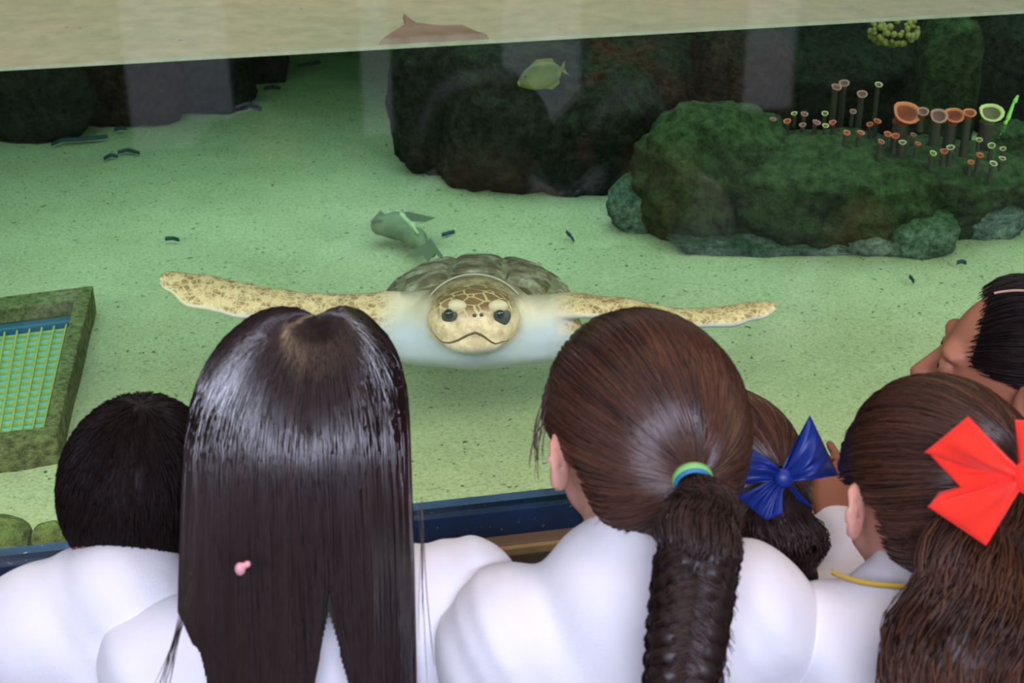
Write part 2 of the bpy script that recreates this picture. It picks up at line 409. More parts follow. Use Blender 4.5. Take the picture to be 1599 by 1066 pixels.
# thin slab added for the reef rock's refracted image on the water
ol = [(588, 68), (612, 50), (632, 40), (627, 20), (646, 38), (690, 43), (728, 40), (748, 52), (772, 60)]
top = [onz(x, y, ZW+.004) for x, y in ol]
for t in top: t[1] = max(t[1], .016)
cen = sum(top)/len(top)
low = [np.array([t[0], t[1], ZW-.003]) for t in top]; hi_ = [np.array([*(cen[:2]+(t[:2]-cen[:2])*.9), ZW+.006]) for t in top]
M_refraction = mat('pink_brown_refraction', (.30, .19, .13), .6); v = texco(M_refraction)
L(M_refraction, ramp(M_refraction, noise(M_refraction, v, 25, 5), [(.3, (.20, .15, .08)), (.7, (.34, .27, .17))]), bsdf(M_refraction).inputs['Base Color'])
tag(bm_obj('rock_refraction', hexbm(low, hi_), M_refraction, bevel=.002), 'pinkish brown refracted image of the reef rock with a thin spike at the waterline', 'rock')

# ------------------------------------------------------------------ cup corals
M_stem = mat('coral_stem', (.05, .032, .03), .9)
def cup_mesh():
    pr = [(.60, 0), (.56, .3), (.60, .6), (.72, .9), (.88, 1.15), (.97, 1.30)]
    ring = [(.97, 1.30), (1.05, 1.40), (.98, 1.47), (.84, 1.42), (.74, 1.30)]
    inner = [(.74, 1.30), (.50, 1.0), (.25, .85), (0.01, .82)]
    def lathe(pr, n=14):
        an = np.arange(n)*2*math.pi/n
        return np.stack([np.stack([r*np.cos(an)*(1+.06*np.sin(3*an+z)), r*np.sin(an)*(1+.06*np.cos(2*an)), np.full(n, z)+.05*r*np.sin(2*an+1)], -1) for r, z in pr], 1)
    return lathe(pr), lathe(ring), lathe(inner)
cs, cr2, ci = cup_mesh()
def coral_mats(rim, cupc):
    a = mat('coral_cup', cupc, .7); b = mat('coral_rim', rim, .6); return a, b
CM = {'orange': coral_mats((.75, .18, .08), (.34, .06, .035)), 'cream': coral_mats((.75, .62, .36), (.14, .10, .08)),
      'pink': coral_mats((.50, .20, .18), (.22, .08, .09)), 'yellow-green': coral_mats((.62, .62, .25), (.18, .13, .08))}
def cup(px, py, wpx, d, kind, label, group, h=1.0, tilt=(0, 0)):
    k = d/FPX; r = wpx/2*k; c = at(px, py, d)
    root = empty('cup_coral', (c[0], c[1], c[2]-1.4*r*h)); tag(root, label, 'coral', group)
    B = np.stack([nrm(CR-np.array([0, 0, tilt[0]])), nrm(-CH+np.array([0, 0, .0])), nrm(CR*tilt[0]+np.array([0, 0, 1.])-CH*(.35+tilt[1]))], 0)
    B[1] = nrm(np.cross(B[2], B[0]))
    off = -np.array([0, 0, 1.35])
    for nm, P, m in (('cup', cs, CM[kind][0]), ('rim', cr2, CM[kind][1]), ('cup_inside', ci, CM[kind][0])):
        Vv, Ff = grid_surf((P+off)*r @ B + c, True); mesh_np(nm, Vv, Ff[:, ::-1], m, root)
    base = (np.array([0, 0, -1.30])*r) @ B + c
    ln = max(.03, r*2.2)*h
    P = np.linspace(base+B[2]*r*.2, base-np.array([0, 0, ln]), 6)[None]
    Vv, Ff, _ = tubes(P, np.linspace(.58, .66, 6)[None]*r, sides=8); mesh_np('stem', Vv, Ff, M_stem, root)
    return root
big = [(1416, 176, 44, 3.72, 'orange', 1.1, (.15, .35), 'largest open cup coral, leaning left beside the small pink one'),
       (1441, 174, 18, 3.70, 'pink', 1.2, (0, .3), 'small pink cup coral tucked between the two big open cups'),
       (1466, 181, 27, 3.70, 'pink', 1.3, (0, .5), 'ring-rimmed pink cup coral third in the large row'),
       (1490, 180, 32, 3.72, 'orange', 1.1, (0, .2), 'orange-lipped cup coral in the middle of the large row'),
       (1514, 176, 20, 3.70, 'orange', 2.8, (0, .1), 'tall tube-shaped reddish coral in the large row'),
       (1548, 176, 38, 3.70, 'yellow-green', 1.0, (0, .25), 'yellow-green topped wide cup coral at the right of the large row')]
for px, py, w, d, kd, h, tl, lb in big: cup(px, py, w, d, kd, lb, 'large cup corals on the reef', h, tl)
small = [(1207, 190, 'pink'), (1229, 193, 'orange'), (1240, 181, 'cream'), (1256, 182, 'pink'), (1253, 199, 'pink'), (1275, 195, 'pink'), (1288, 181, 'cream'),
         (1289, 200, 'cream'), (1300, 195, 'orange'), (1306, 140, 'pink'), (1318, 134, 'pink'), (1332, 178, 'pink'), (1322, 211, 'orange'), (1344, 211, 'orange'), (1346, 151, 'pink'),
         (1372, 136, 'cream'), (1370, 193, 'orange'), (1358, 198, 'orange'), (1376, 225, 'pink'), (1386, 213, 'orange'), (1398, 216, 'orange'), (1409, 226, 'cream'), (1433, 228, 'orange'),
         (1426, 214, 'pink'), (1457, 243, 'yellow-green'), (1474, 240, 'orange'), (1484, 234, 'cream'), (1529, 222, 'cream'), (1516, 257, 'orange'), (1530, 246, 'orange'),
         (1548, 231, 'yellow-green'), (1566, 236, 'cream'), (1565, 251, 'cream'), (1551, 259, 'cream')]
small.sort(); cnt = {}
ORD = 'first second third fourth fifth sixth seventh eighth ninth tenth eleventh twelfth thirteenth fourteenth'.split()
for px, py, kd in small:
    i = cnt.get(kd, 0); cnt[kd] = i+1
    wd = 16 if kd in ('pink',) and py < 160 else random.uniform(9.5, 13)
    cup(px, py-4, wd, 3.95-(py-130)*.0022 if py < 205 else 3.72, kd, 'tiny %s-rimmed cup coral, %s of its colour from the left on the mossy rock' % (kd, ORD[i]),
        'small cup corals on the mossy slope', random.uniform(.7, 1.3) if py > 160 else 4.0, (random.uniform(-.3, .3), random.uniform(-.1, .4)))
# knobbly yellow coral under the waterline
kc = at(1395, 46, 3.95); root = tag(empty('branching_coral', kc-np.array([0, 0, .06])), 'knobbly yellow-brown coral cluster hanging at the waterline above the cups', 'coral')
M_kn = mat('knob_coral', (.30, .24, .07), .8); V_, F_ = ico(2); Vs, Fs = [], []
rock_mesh(kc-np.array([0, -.02, .0]), (.055, .04, .035), 55, M_stem, 3, parent=root, name='base')
for i in range(70):
    q = rng.normal(size=3); q /= np.linalg.norm(q); c = kc+(CR*q[0]*.062+CH*(-abs(q[1]))*.05+np.array([0, 0, q[2]*.038]))
    Vs.append(V_*rng.uniform(.005, .010)+c); Fs.append(F_+len(V_)*i)
o = mesh_np('polyp_knobs', np.vstack(Vs), np.vstack(Fs), M_kn, root); o['kind'] = 'stuff'
# bright green sprigs
M_spr = mat('green_sprig', (.30, .62, .12), .5)
root = tag(empty('seaweed_sprig', at(1560, 215, 3.62)), 'bright lime green seaweed sprig at the far right of the cup corals', 'seaweed')
for a, b, w in (((1574, 185), (1583, 160), 5), ((1585, 158), (1589, 150), 5), ((1570, 192), (1574, 186), 4), ((1560, 215), (1571, 190), 1.5), ((1568, 205), (1574, 186), 1.5)):
    fd = Field(np.minimum(at(*a, 3.6), at(*b, 3.6))-.03, np.maximum(at(*a, 3.6), at(*b, 3.6))+.03, .003)
    fd.cap(at(*a, 3.6), at(*b, 3.6), w*.75*3.6/FPX, w*.45*3.6/FPX); mesh_np('leaf', *fd.mesh(), M_spr, root)

# ------------------------------------------------------------------ floating and lying scraps of weed
M_weed = mat('blue_weed', (.025, .05, .09), .6)
def scrap(pts, w, label, z=.012, m=M_weed):
    P = np.array([onz(x, y, ZS+z) for x, y in pts]); n = len(P); d = depth(P[0]); T = nrm(P[-1]-P[0]); S_ = nrm(np.cross(T, [0, 0, 1]))
    u = np.linspace(0, n-1, 4*n); Q = np.stack([np.interp(u, range(n), P[:, i]) for i in range(3)], 1)
    rows = []
    for j, q in enumerate(Q):
        ww = w*d/FPX*(.25+math.sin(math.pi*(j+.6)/len(Q)))*(1+.8*mnoise.noise(Vector(q*60)))*1.5
        rows.append([q+S_*ww*a+np.array([0, 0, b*.004]) for a, b in ((-1, 0), (-.5, 1), (0, 1.6), (.5, 1), (1, 0), (.5, -1), (0, -1.2), (-.5, -1))])
    P_ = np.array(rows).transpose(1, 0, 2); Vv, Ff = grid_surf(P_, True); return tag(mesh_np('weed_scrap', Vv, Ff, m), label, 'seaweed', 'scraps of weed on the sand')
scrap([(80, 226), (98, 218), (125, 217), (150, 215), (168, 213)], 3.2, 'longest dark blue weed strip below the back left rocks')
scrap([(162, 248), (172, 242), (184, 244)], 2.6, 'short dark weed scrap just below the long strip')
scrap([(184, 238), (200, 234), (218, 239)], 2.2, 'thin leaf-shaped weed scrap right of the short one')
scrap([(178, 203), (188, 200), (198, 201)], 1.8, 'small weed fleck above the leaf-shaped scrap')
scrap([(412, 138), (424, 135), (438, 137)], 2.6, 'dark blue weed scrap at the far back near the sand gap')
scrap([(376, 168), (392, 166), (408, 170)], 2.6, 'blurred weed scrap left of the far sand gap')
scrap([(464, 103), (480, 100), (500, 97)], 1.8, 'faint weed streak closest to the waterline')
scrap([(258, 373), (270, 372), (280, 375)], 1.4, 'tiny weed fleck in the open sand above the left flipper')
scrap([(884, 362), (891, 368), (896, 376)], 1.2, 'tiny weed fleck in the sand right of the grey-green fish')
scrap([(1494, 410), (1502, 408), (1509, 411)], 1.6, 'blue weed fleck in front of the pale wedge stone')
scrap([(1420, 432), (1424, 435), (1427, 440)], 1.4, 'tiny blue weed fleck below the reef on the right')
scrap([(690, 367), (700, 364), (710, 362)], 1.4, 'thin weed streak beside the grey-green fish')

# ------------------------------------------------------------------ fish
M_yf = mat('yellow_fish', (.30, .30, .05), .5); v = texco(M_yf)
L(M_yf, ramp(M_yf, noise(M_yf, v, 22, 3), [(.35, (.08, .10, .03)), (.65, (.20, .19, .04))]), bsdf(M_yf).inputs['Base Color'])
M_yfh = mat('yellow_face', (.38, .30, .04), .5); M_eye = mat('dark_eye', (.01, .01, .012), .15)
DF = 3.35; kf = DF/FPX; fc = at(845, 118, DF); root = tag(empty('yellow_fish', fc-np.array([0, 0, .03])), 'oval yellow-green fish hovering before the dark boulders', 'fish')
MF = np.stack([nrm(-CR*.94-CU*.28), nrm(np.cross(nrm(-CR*.94-CU*.28), CU)), np.zeros(3)], 1); MF[:, 2] = np.cross(MF[:, 0], MF[:, 1])
if MF[2, 2] < 0: MF[:, 1] *= -1; MF[:, 2] *= -1
fd = Field(fc-.09, fc+.09, .0025)
fd.ell(fc, (33*kf, 9*kf, 21*kf), MF); fd.ell(fc+MF[:, 0]*26*kf-MF[:, 2]*2*kf, (12*kf, 6*kf, 9*kf), MF, k=.008)
mesh_np('body', *fd.mesh(), M_yf, root)
fd = Field(fc-.1, fc+.1, .002); fd.ell(fc+MF[:, 0]*33*kf-MF[:, 2]*2*kf, (6*kf, 4.5*kf, 6*kf), MF); mesh_np('mouth', *fd.mesh(), M_yfh, root)
for nm, pts in (('tail_fin', [(-28, 0), (-42, 12), (-38, 0), (-42, -12)]), ('dorsal_fin', [(18, 17), (0, 26), (-24, 21), (-27, 8), (0, 14)]), ('anal_fin', [(4, -18), (-10, -26), (-24, -20), (-26, -8), (-8, -12)])):
    a = [fc+(MF[:, 0]*x+MF[:, 2]*z+MF[:, 1]*.8)*kf for x, z in pts]; b = [fc+(MF[:, 0]*x+MF[:, 2]*z-MF[:, 1]*.8)*kf for x, z in pts]
    bm_obj(nm, hexbm(a, b), M_yf, root)
for s_ in (-1, 1):
    fd = Field(fc-.09, fc+.09, .002); fd.ell(fc+(MF[:, 0]*24+MF[:, 2]*4+MF[:, 1]*6*s_)*kf, np.full(3, 2.4*kf)); mesh_np('eye', *fd.mesh(), M_eye, root)

M_gf = mat('grey_green_fish', (.17, .22, .15), .6); v = texco(M_gf)
L(M_gf, ramp(M_gf, noise(M_gf, v, 18, 4), [(.35, (.13, .19, .12)), (.7, (.27, .27, .17))]), bsdf(M_gf).inputs['Base Color'])
M_gfp = mat('pale_stripe', (.50, .55, .36), .6); M_gfd = mat('dark_fin', (.12, .14, .09), .6)
g = lambda x, y, z=.05: onz(x, y, ZS+z)
root = tag(empty('grey_green_fish', g(630, 365, 0)), 'grey-green fish with a pale stripe lying on the sand behind the turtle', 'fish')
c0 = g(630, 360); kf = depth(c0)/FPX
fd = Field(c0-.16, c0+.16, .003)
for (a, b, ra, rb) in (((594, 352), (618, 352), 17, 21), ((618, 352), (650, 372), 21, 15), ((650, 372), (676, 398), 15, 6)):
    fd.cap(g(*a), g(*b), ra*kf*.9, rb*kf*.9, k=.02)
mesh_np('body', *fd.mesh(), M_gf, root)
fd = Field(c0-.16, c0+.16, .002)
for (a, b, ra, rb) in (((606, 333), (628, 338), 4, 4.5), ((628, 338), (644, 352), 4.5, 4), ((644, 352), (652, 364), 4, 2)):
    fd.cap(g(*a, .075), g(*b, .075), ra*kf, rb*kf, k=.01)
mesh_np('side_stripe', *fd.mesh(), M_gfp, root)
for nm, pts in (('dorsal_fin', [(612, 335), (636, 330), (681, 340), (664, 347), (640, 345)]), ('tail_fin', [(664, 380), (672, 372), (692, 400), (690, 406), (680, 396), (668, 409), (662, 400), (640, 392)]),
                ('head_crest', [(578, 346), (590, 333), (594, 328), (600, 334), (596, 345)])):
    bm_obj(nm, hexbm([g(x, y, .066) for x, y in pts], [g(x, y, .072) for x, y in pts]), M_gfd, root)

# ------------------------------------------------------------------ drain grate in the sand, lower left
M_fr = rock_mat('grate_frame', (.22, .20, .09), (.38, .36, .17), (.30, .34, .15), .2, 12)
M_bar = mat('grate_bar', (.42, .46, .12), .6); M_pool = mat('pale_blue_panel', (.30, .74, .85), .5); M_blue = mat('blue_pipe', (.01, .10, .22), .4)
M_slot_shade = mat('slot_shade', (.03, .06, .03), .7)
zt = ZS+.065
O0, O1, O2, O3 = onz(-40, 470, zt), onz(145, 447, zt), onz(88, 678, zt), onz(-70, 697, zt)
def gp(u, v, z=0): p = (O0*(1-u)+O1*u)*(1-v)+(O3*(1-u)+O2*u)*v; return p+np.array([0, 0, z])
root = tag(empty('drain_grate', gp(.5, .5, -.04)), 'yellow-green drain grate with pale blue grid in a mossy frame', 'drain grate')
def slab(nm, u0, v0, u1, v1, z0, z1, m, parent=root, bev=.004):
    q = [(u0, v0), (u1, v0), (u1, v1), (u0, v1)]
    return bm_obj(nm, hexbm([gp(a, b, z0) for a, b in q], [gp(a, b, z1) for a, b in q]), m, parent, bevel=bev)
slab('frame_rail', 0, -.01, 1, .10, -.07, .0, M_fr); slab('frame_rail', 0, .945, 1, 1.0, -.07, 0, M_fr)
slab('frame_rail', .86, .10, 1.0, .945, -.07, 0, M_fr); slab('frame_rail', -.10, 0, 0, 1, -.07, 0, M_fr)
slab('slot_shadow', 0, .10, .86, .175, -.045, -.030, M_slot_shade)  # shadow under the rail, put in as a dark strip
slab('blue_edge', 0, .175, .86, .215, -.040, -.012, M_blue)
slab('panel', 0, .215, .86, .945, -.050, -.034, M_pool)
nv, nh = 8, 17
for i in range(nv):
    u = .86*(i+.6)/nv; slab('grate_bar', u-.007, .215, u+.007, .945, -.024, -.018, M_bar, bev=0)
for j in range(nh):
    w_ = .215+.73*(j+.5)/nh; slab('cross_bar', 0, w_-.0045, .86, w_+.0045, -.028, -.023, M_bar, bev=0)

exec_turtle = True
# ------------------------------------------------------------------ the turtle
DT = 2.77; kt = DT/FPX; TC = at(741, 500, DT); el = R_(14)
TX = CR.copy(); TY = -CH*math.cos(el)+np.array([0, 0, math.sin(el)]); TZ = np.cross(TY, -TX); TZ = TZ if TZ[2] > 0 else -TZ
TM = np.stack([TX, TY, TZ], 1)
def tp(x, y, z): return TC+(TX*x+TY*y+TZ*z)*kt       # in photograph pixels at the turtle's distance
turtle = tag(empty('sea_turtle', tp(0, -180, -90)), 'sea turtle swimming head-on with both flippers spread above the sand', 'turtle')
lo = tp(0, 0, 0)-np.array([.72, .35, .22]); hi = tp(0, 0, 0)+np.array([.72, .85, .22])
hT = .0042; fd = Field(lo, hi, hT)
def te(x, y, z, rx, ry, rz, k=0, mode='add', rot=None):
    M_ = TM if rot is None else TM @ np.array(Matrix.Rotation(rot[1], 3, rot[0]))
    fd.ell(tp(x, y, z), np.array([rx, ry, rz])*kt, M_, k*kt, mode)
te(0, -190, -44, 150, 230, 42); te(0, -70, -46, 135, 95, 36, 30); te(0, -60, 0, 88, 80, 62, 30)     # belly, chest, collar
te(-92, -60, -30, 74, 64, 44, 30); te(98, -60, -28, 74, 64, 44, 30)                                # shoulders
te(0, -10, -4, 78, 70, 58, 30)                                                                    # neck
te(0, 40, 10, 71, 72, 48, 14); te(0, 78, 4, 50, 42, 32, 18)                                      # skull, muzzle
te(2, 104, 18, 22, 18, 20, 14); te(0, 88, -14, 44, 32, 19, 8)                                     # beak, lower jaw
te(-34, 86, 38, 20, 18, 15, 8); te(40, 86, 36, 20, 18, 15, 8)                                     # brows
for s_ in (-1, 1): te(s_*37+3, 106, 28, 12, 10, 10, 5, 'sub')
def flipper(cl, tilt):
    n_ = np.array([0, math.sin(tilt), math.cos(tilt)]); c_ = np.array([0, math.cos(tilt), -math.sin(tilt)])
    M_ = TM @ np.stack([[1, 0, 0], c_, n_], 1)
    for (a, ra), (b, rb) in zip(cl[:-1], cl[1:]): fd.cap(tp(*a), tp(*b), ra*kt, rb*kt, 10*kt, M=M_, sc=(1, 1, 2.7))
flipper([((-80, -55, 0), 52), ((-140, -50, 6), 40), ((-225, -45, 8), 33), ((-310, -50, 14), 33), ((-370, -58, 20), 36), ((-440, -66, 34), 36), ((-484, -72, 50), 20), ((-494, -74, 56), 12)], R_(32))
flipper([((90, -55, 4), 50), ((150, -50, 14), 40), ((230, -45, 10), 34), ((320, -50, -8), 32), ((400, -58, -6), 32), ((445, -66, 2), 27), ((468, -72, 8), 18)], R_(10))
for s_ in (-1, 1):
    fd.cap(tp(s_*95, -340, -40), tp(s_*190, -430, -50), 40*kt, 26*kt, 12*kt, M=TM, sc=(1, 1, 2.6))
fd.cap(tp(0, -400, -40), tp(0, -470, -48), 18*kt, 6*kt, 12*kt)
V, F = fd.mesh(); V = smooth_v(V, F, 1)
loc = ((V-TC) @ TM)/kt
# colour regions: head top, upper side of flippers
x_, y_, z_ = loc.T
fn_ = np.zeros_like(V); e1 = V[F[:, 2]]-V[F[:, 0]]; e2 = V[F[:, 3]]-V[F[:, 1]]; fnn = np.cross(e1, e2)
for i in range(4): np.add.at(fn_, F[:, i], fnn)
fn_ /= np.linalg.norm(fn_, axis=1, keepdims=True)+1e-9; nz = fn_ @ TZ
head = np.clip((z_-26-.0*x_)/16, 0, 1)*np.clip((y_+5)/25, 0, 1)*(np.abs(x_) < 84)
face = np.clip((y_-18)/30, 0, 1)*np.clip((z_+34)/20, 0, 1)
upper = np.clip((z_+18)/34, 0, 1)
flip = np.clip((np.abs(x_)-120)/40, 0, 1)*np.clip((nz+.05)/.35, 0, 1)
hump = np.clip((z_-22)/16, 0, 1)*(y_ < 22)*(np.abs(x_) < 120)
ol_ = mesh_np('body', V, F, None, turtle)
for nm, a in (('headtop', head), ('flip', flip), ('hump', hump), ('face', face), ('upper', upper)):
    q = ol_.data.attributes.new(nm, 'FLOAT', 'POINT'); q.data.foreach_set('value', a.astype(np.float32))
m = mat('turtle_skin', rough=.62, spec=.3); v = texco(m)
nb_ = noise(m, v, 14, 4); nf_ = noise(m, v, 55, 4, .7)
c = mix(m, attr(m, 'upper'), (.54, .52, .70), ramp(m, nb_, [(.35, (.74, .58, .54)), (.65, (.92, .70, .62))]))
c = mix(m, attr(m, 'face'), c, ramp(m, nf_, [(.35, (.56, .36, .26)), (.6, (.86, .60, .47))]))
vo = N(m, 'ShaderNodeTexVoronoi', feature='DISTANCE_TO_EDGE'); vo.inputs['Scale'].default_value = 42; L(m, v, vo.inputs['Vector'])
sc_ = ramp(m, vo.outputs['Distance'], [(.02, (.68, .50, .32)), (.08, (.24, .13, .07))])
vo2 = N(m, 'ShaderNodeTexVoronoi', feature='DISTANCE_TO_EDGE'); vo2.inputs['Scale'].default_value = 75; L(m, v, vo2.inputs['Vector'])
fl_ = mix(m, ramp(m, nf_, [(.42, (0, 0, 0)), (.6, (1, 1, 1))]), (.78, .50, .32), (.34, .18, .10))
fl_ = mix(m, ramp(m, vo2.outputs['Distance'], [(.02, (.7, .7, .7)), (.10, (0, 0, 0))]), fl_, (.85, .62, .44))
c = mix(m, attr(m, 'hump'), c, mix(m, ramp(m, nf_, [(.4, (0, 0, 0)), (.65, (1, 1, 1))]), (.46, .34, .24), (.20, .13, .08)))
c = mix(m, attr(m, 'headtop'), c, sc_)
c = mix(m, attr(m, 'flip'), c, fl_)
L(m, c, bsdf(m).inputs['Base Color']); bump(m, mix(m, .5, nf_, vo.outputs['Distance']), .35, .006)
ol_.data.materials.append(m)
M_teye = mat('turtle_eye', (.02, .025, .03), .1); M_lid = mat('turtle_eyelid', (.60, .46, .35), .6); M_dk = mat('dark_eye_patch', (.05, .055, .06), .6)
for s_, ex in ((-1, -32), (1, 42)):
    fd = Field(tp(ex, 96, 30)-.05, tp(ex, 96, 30)+.05, .0015); fd.ell(tp(ex, 95, 27), np.array([15, 9, 16])*kt, TM); mesh_np('eye_patch', *fd.mesh(), M_dk, turtle)
    fd = Field(tp(ex, 96, 30)-.05, tp(ex, 96, 30)+.05, .0015); fd.ell(tp(ex-4+(s_+1)*1, 102, 31), np.array([7, 7, 8])*kt, TM); mesh_np('eye', *fd.mesh(), M_teye, turtle)
    fd = Field(tp(ex, 96, 30)-.05, tp(ex, 96, 30)+.05, .0015); fd.ell(tp(ex+8-(s_+1)*6, 97, 42), np.array([15, 9, 10])*kt, TM); mesh_np('eyelid', *fd.mesh(), M_lid, turtle)
from mathutils.bvhtree import BVHTree
bv = BVHTree.FromPolygons(V.tolist(), F.tolist())
def front(x, z):
    h = bv.ray_cast(Vector(tp(x, 400, z)), Vector(-TY)); return np.array(h[0]) if h[0] is not None else tp(x, 100, z)
mp = [(-58, -8), (-48, -14), (-36, -12), (-22, -6), (-8, 3), (4, 8), (14, 3), (26, -8), (34, -13), (44, -12), (54, -17)]
xs = np.linspace(-58, 54, 34); zs = np.interp(xs, [q[0] for q in mp], [q[1] for q in mp]); P = np.array([front(a, b) for a, b in zip(xs, zs)])
Vv, Ff, _ = tubes(P[None], (np.sin(np.linspace(.25, math.pi-.25, 34))*1.6*kt+.0003)[None], sides=6); mesh_np('mouth_line', Vv, Ff, mat('mouth_brown', (.12, .08, .05), .7), turtle)
for dx in (3, 13):
    fd = Field(tp(dx, 118, 33)-.03, tp(dx, 118, 33)+.03, .001); fd.ell(front(dx, 32), np.array([3.2, 3, 3.0])*kt, TM); mesh_np('nostril', *fd.mesh(), M_dk, turtle)
# carapace dome with raised scutes
cc, cr_ = (0, -235, -18), (160, 265, 66)
def dome(a, b, off=0):
    """a across, b along, both -1..1 on the ellipse plan"""
    r2 = np.clip(a*a+b*b, 0, 1); hz = np.sqrt(1-r2)
    return np.stack([cc[0]+a*(cr_[0]+off), cc[1]+b*(cr_[1]+off), cc[2]+hz*(cr_[2]+off)], -1)
def tl(P): return TC+(P @ TM.T)*kt
M_car = mat('carapace_rim', (.34, .29, .20), .6); v = texco(M_car)
L(M_car, ramp(M_car, noise(M_car, v, 30, 5), [(.3, (.16, .12, .08)), (.6, (.38, .33, .24)), (.8, (.6, .6, .55))]), bsdf(M_car).inputs['Base Color'])
M_scu = mat('scute', (.15, .11, .07), .5); v = texco(M_scu)
L(M_scu, ramp(M_scu, noise(M_scu, v, 22, 6, .7), [(.3, (.08, .05, .035)), (.47, (.20, .14, .09)), (.58, (.42, .36, .32)), (.7, (.62, .58, .58))]), bsdf(M_scu).inputs['Base Color'])
th = np.linspace(0, 2*math.pi, 72, endpoint=False); rr = np.concatenate([np.linspace(0.001, 1, 18)])
P = np.array([dome(np.cos(t)*rr, np.sin(t)*rr) for t in th]); un = P[:, ::-1].copy()[:, :10]; un[..., 2] = cc[2]-8-3*np.arange(10)
Pc = np.concatenate([P, np.array([[[cc[0]+math.cos(t)*(cr_[0]-4)*s, cc[1]+math.sin(t)*(cr_[1]-4)*s, cc[2]-9] for s in (1, .6, .02)] for t in th])], 1)
Vv, Ff = grid_surf(tl(Pc.reshape(-1, 3)).reshape(Pc.shape), True); cara = mesh_np('carapace', Vv, Ff, M_car, turtle)
def scute(a0, a1, b0, b1, bow=0):
    g_ = np.linspace(0, 1, 9); A, B = np.meshgrid(g_, g_, indexing='ij')
    b = b0+(b1-b0)*B; a = a0+(a1-a0)*A; w_ = np.sqrt(np.clip(1-b*b, .02, 1)); a = a*(w_ if abs(a0)+abs(a1) > .8 else 1)
    edge = np.minimum(np.minimum(A, 1-A), np.minimum(B, 1-B)); off = np.where(edge < .01, -1, 4.5)+(edge > .2)*1.5
    P = dome(a, b+bow*np.sin(np.pi*A), 0); n_ = P-np.array(cc); n_ = n_/np.array(cr_)**2; n_ /= np.linalg.norm(n_, axis=-1, keepdims=True)
    P = P+n_*off[..., None]; Vv, Ff = grid_surf(tl(P.reshape(-1, 3)).reshape(P.shape)); mesh_np('scute', Vv, Ff, M_scu, cara, smooth=False)
bs = [.93, .62, .27, -.10, -.45, -.85]
for i in range(5): scute(-.27, .27, bs[i+1]+.015, bs[i]-.015)
for s_ in (-1, 1):
    for b0, b1 in ((.46, .84), (.10, .43), (-.27, .07), (-.62, -.30)): scute(*sorted((s_*.31, s_*.80)), b0, b1)
    for i in range(11):
        t0, t1 = -1.35+i*.25, -1.35+(i+1)*.25-.02
        g_ = np.linspace(0, 1, 6); A, B = np.meshgrid(g_, g_, indexing='ij'); t = t0+(t1-t0)*A; r = .86+.135*B
        edge = np.minimum(np.minimum(A, 1-A), np.minimum(B, 1-B)); P = dome(s_*np.cos(t)*r, np.sin(t)*r); n_ = (P-np.array(cc))/np.array(cr_)**2; n_ /= np.linalg.norm(n_, axis=-1, keepdims=True)
        P = P+n_*np.where(edge < .01, -1, 4)[..., None]; Vv, Ff = grid_surf(tl(P.reshape(-1, 3)).reshape(P.shape)); mesh_np('rim_scute', Vv, Ff, M_scu, cara, smooth=False)
M_line = mat('pale_shell_edge', (.40, .36, .34), .6)
t = np.linspace(.62, math.pi-.62, 30); P = np.stack([84*np.cos(t), np.full(30, -18.), -8+78*np.sin(t)], -1)
Vv, Ff, _ = tubes(tl(P)[None], np.full((1, 30), 1.4*kt), sides=8); mesh_np('shell_edge', Vv, Ff, M_line, turtle)

# ------------------------------------------------------------------ people
M_skinA = skin_mat('skin_tan', (.42, .20, .12), (.50, .20, .13)); M_skinB = skin_mat('skin_light', (.62, .33, .24), (.68, .28, .20))
M_skinC = skin_mat('skin_brown', (.36, .15, .08), (.42, .16, .09))
M_white = cloth_mat('white_cotton', (.84, .83, .86), .9); M_trou = cloth_mat('navy_cotton', (.02, .025, .06)); M_shoe = mat('black_shoe', (.015, .015, .015), .4)
M_eyew = mat('eye_white', (.75, .73, .70), .2)
H_black = hair_mat('hair_black', (.006, .004, .004), (.020, .011, .009), .5, .12)
H_dark = hair_mat('hair_dark', (.010, .005, .005), (.030, .013, .011), .26, .7, 1.0)
H_brown = hair_mat('hair_brown', (.018, .008, .005), (.13, .045, .022), .36, .6, .25)
H_red = hair_mat('hair_reddish', (.022, .009, .005), (.12, .045, .020), .45, .35)
H_plait = hair_mat('hair_plait', (.012, .006, .005), (.055, .026, .020), .45, .4)

